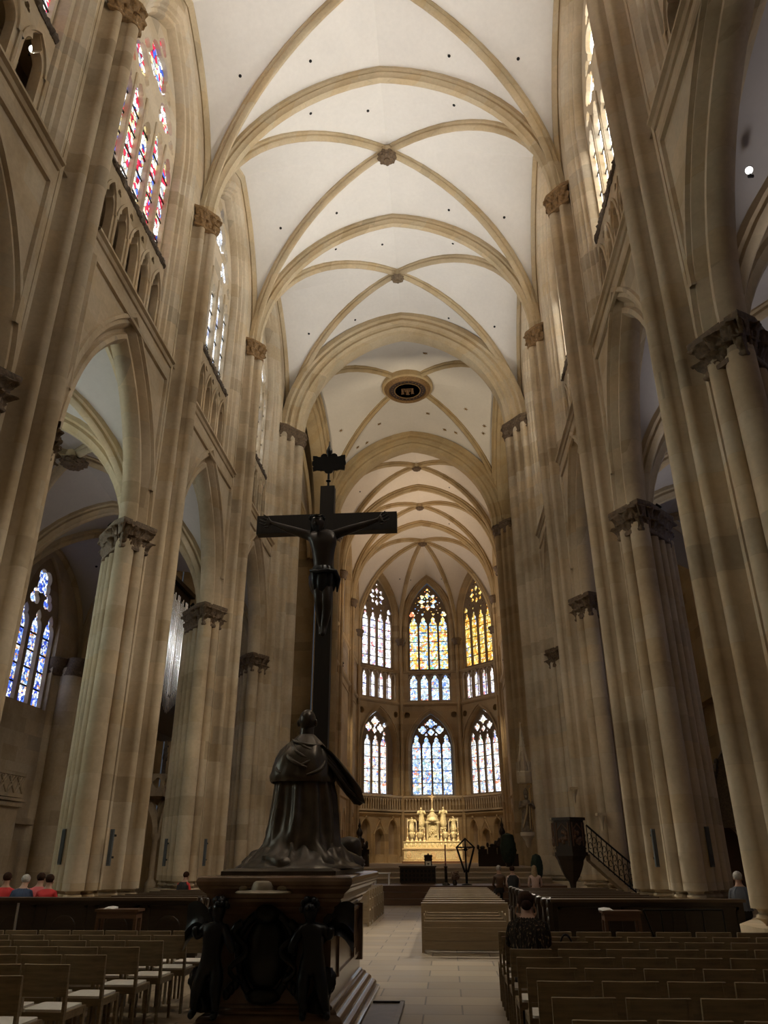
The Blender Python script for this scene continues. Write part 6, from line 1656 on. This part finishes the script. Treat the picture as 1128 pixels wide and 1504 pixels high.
def flood(name_label, loc, target, power, col, cone=100, blend=.9, r=.25, fixture=True, sc=.55):
    d = (Vector(target)-Vector(loc)).normalized()
    if fixture:
        T = thing('floodlight', name_label, 'floodlight', loc, 0, 'floodlights on the gallery ledge'); T.scale = (sc,)*3
        q = d.to_track_quat('Z', 'Y').to_matrix().to_4x4()
        m = MB(); m.lathe([(.10, -.30), (.16, -.28), (.17, -.02), (.19, .0), (.17, .01), (.15, -.05), (.05, -.06)], n=14); m.xf(q); m.build('housing', M['iron'], T, 40)
        m = MB(); m.lathe([(.01, -.035), (.145, -.035), (.145, -.045), (.01, -.045)], n=14); m.xf(q); m.build('lens', emit('lamp_lens_%d' % len(bpy.data.materials), col, 14), T, 0)
        m = MB(); m.box(-.12, .12, -.04, .04, -.42, -.30); m.tube([(0, 0, -.34), (0, 0, -.12)], .025, 6); m.build('bracket', M['iron'], T, 30)
    ld = bpy.data.lights.new('flood', 'SPOT'); ld.energy = power; ld.color = col; ld.spot_size = math.radians(cone); ld.spot_blend = blend; ld.shadow_soft_size = r
    lo = bpy.data.objects.new('flood_light', ld); COL.objects.link(lo); p = Vector(loc)+d*.08; lo.location = p
    lo.rotation_euler = d.to_track_quat('-Z', 'Y').to_euler()
    return lo
WARM = (1.0, .86, .66); WHITE = (1.0, .96, .90)
SC.view_settings.view_transform = 'Standard'; SC.view_settings.look = 'None'; SC.view_settings.gamma = 1; SC.view_settings.use_curve_mapping = False
SC.view_settings.exposure = 0.38
LAB = ('over the camera', 'nearest', 'second', 'beside the crossing')
for k in range(0, 4):
    ym = (PY[k]+PY[k+1])/2
    for s in (-1, 1):
        nm = ('left', 'right')[s > 0]
        flood('%s gallery floodlight aimed at the vault, bay %s' % (nm, LAB[k]), (s*7.02, ym+1.2, 16.66), (-s*3.0, ym, 30.5), 1480 if s > 0 else 1150, WHITE, 84, .8)
        if k < 3:
            flood('%s gallery fill floodlight, added to brighten the floor, bay %s' % (nm, LAB[k]), (s*7.02, ym-.6, 16.97), ((-s*2.6 if k == 0 else -s*3.5), ym+(.8 if k == 0 else 2.5), 0), (3000, 2000, 1700)[k] if s > 0 else (1000, 700, 650)[k], (1.0, .89, .73), (70, 95, 95)[k], 1.0, sc=.36)  # added fill lamps that lift the dim nave floor and lower piers
for s in (-1, 1):
    nm = ('left', 'right')[s > 0]
    flood('%s choir floodlight aimed at the silver altar' % nm, (s*6.56+.22, 54.0, 15.85), (.5, 66.5, 3.0), 10000, (1.0, .76, .46), 24, .8, .1)
    flood('%s choir fill floodlight, added to brighten the choir vault' % nm, (s*6.42+.22, 59.4, 15.85), (-s*4.5, 62, 26), 2400, (1.0, .78, .56), 100, .9)  # no known lamp here; added to lift the dark choir vault
    flood('%s choir fill floodlight, added to brighten the blind arcade' % nm, (s*6.42+.22, 59.9, 15.85), (s*2.5, 74, 4), 2600, (1.0, .78, .52), 40, .9)  # invented lamp standing in for altar light spilling onto the arcade
    flood('%s crossing fill floodlight, added to brighten the medallion' % nm, (s*9.6, 37.35, 16.8), (-s*1.0, 46, 31), 2600, WARM, 70, .9)  # added lamp, kept out of view, to brighten the crossing vault
    flood('%s gallery fill floodlight by the crossing, added to backlight the pews' % nm, (s*7.0, PY[4]-2.7, 17.3 if s > 0 else 16.98), (1.8, 19.5, .8), 17000, (1.0, .90, .74), 30, .9, sc=.36)  # made-up hidden lamp that gives the pews bright tops from the east
    for k in (0, 1, 2):
        flood('%s aisle floodlight on the capital of bay %s' % (nm, LAB[k]), (s*8.0, PY[k+1]-.9, 10.7), (s*12.5, PY[k+1]-4, 15.5), 150 if s < 0 else 240, (.95, .90, .92), 110, .9)
flood('left transept fill floodlight, added to brighten the organ pipes', (-9.0, 38.2, 16.0), (-15, 45, 13), 650, WHITE, 50, .9)  # extra lamp put in so the organ pipes look brighter
flood('bright spotlight glaring from the left gallery at the top left corner', (-7.45, 11.0, 19.05), (0, 4, 8), 250, WHITE, 60, .9, .1, sc=.5)
flood('bright spotlight glaring beside the arch at the right edge', (8.05, 11.2, 13.9), (5, 3, 6), 160, WHITE, 60, .9, .1, sc=.45)
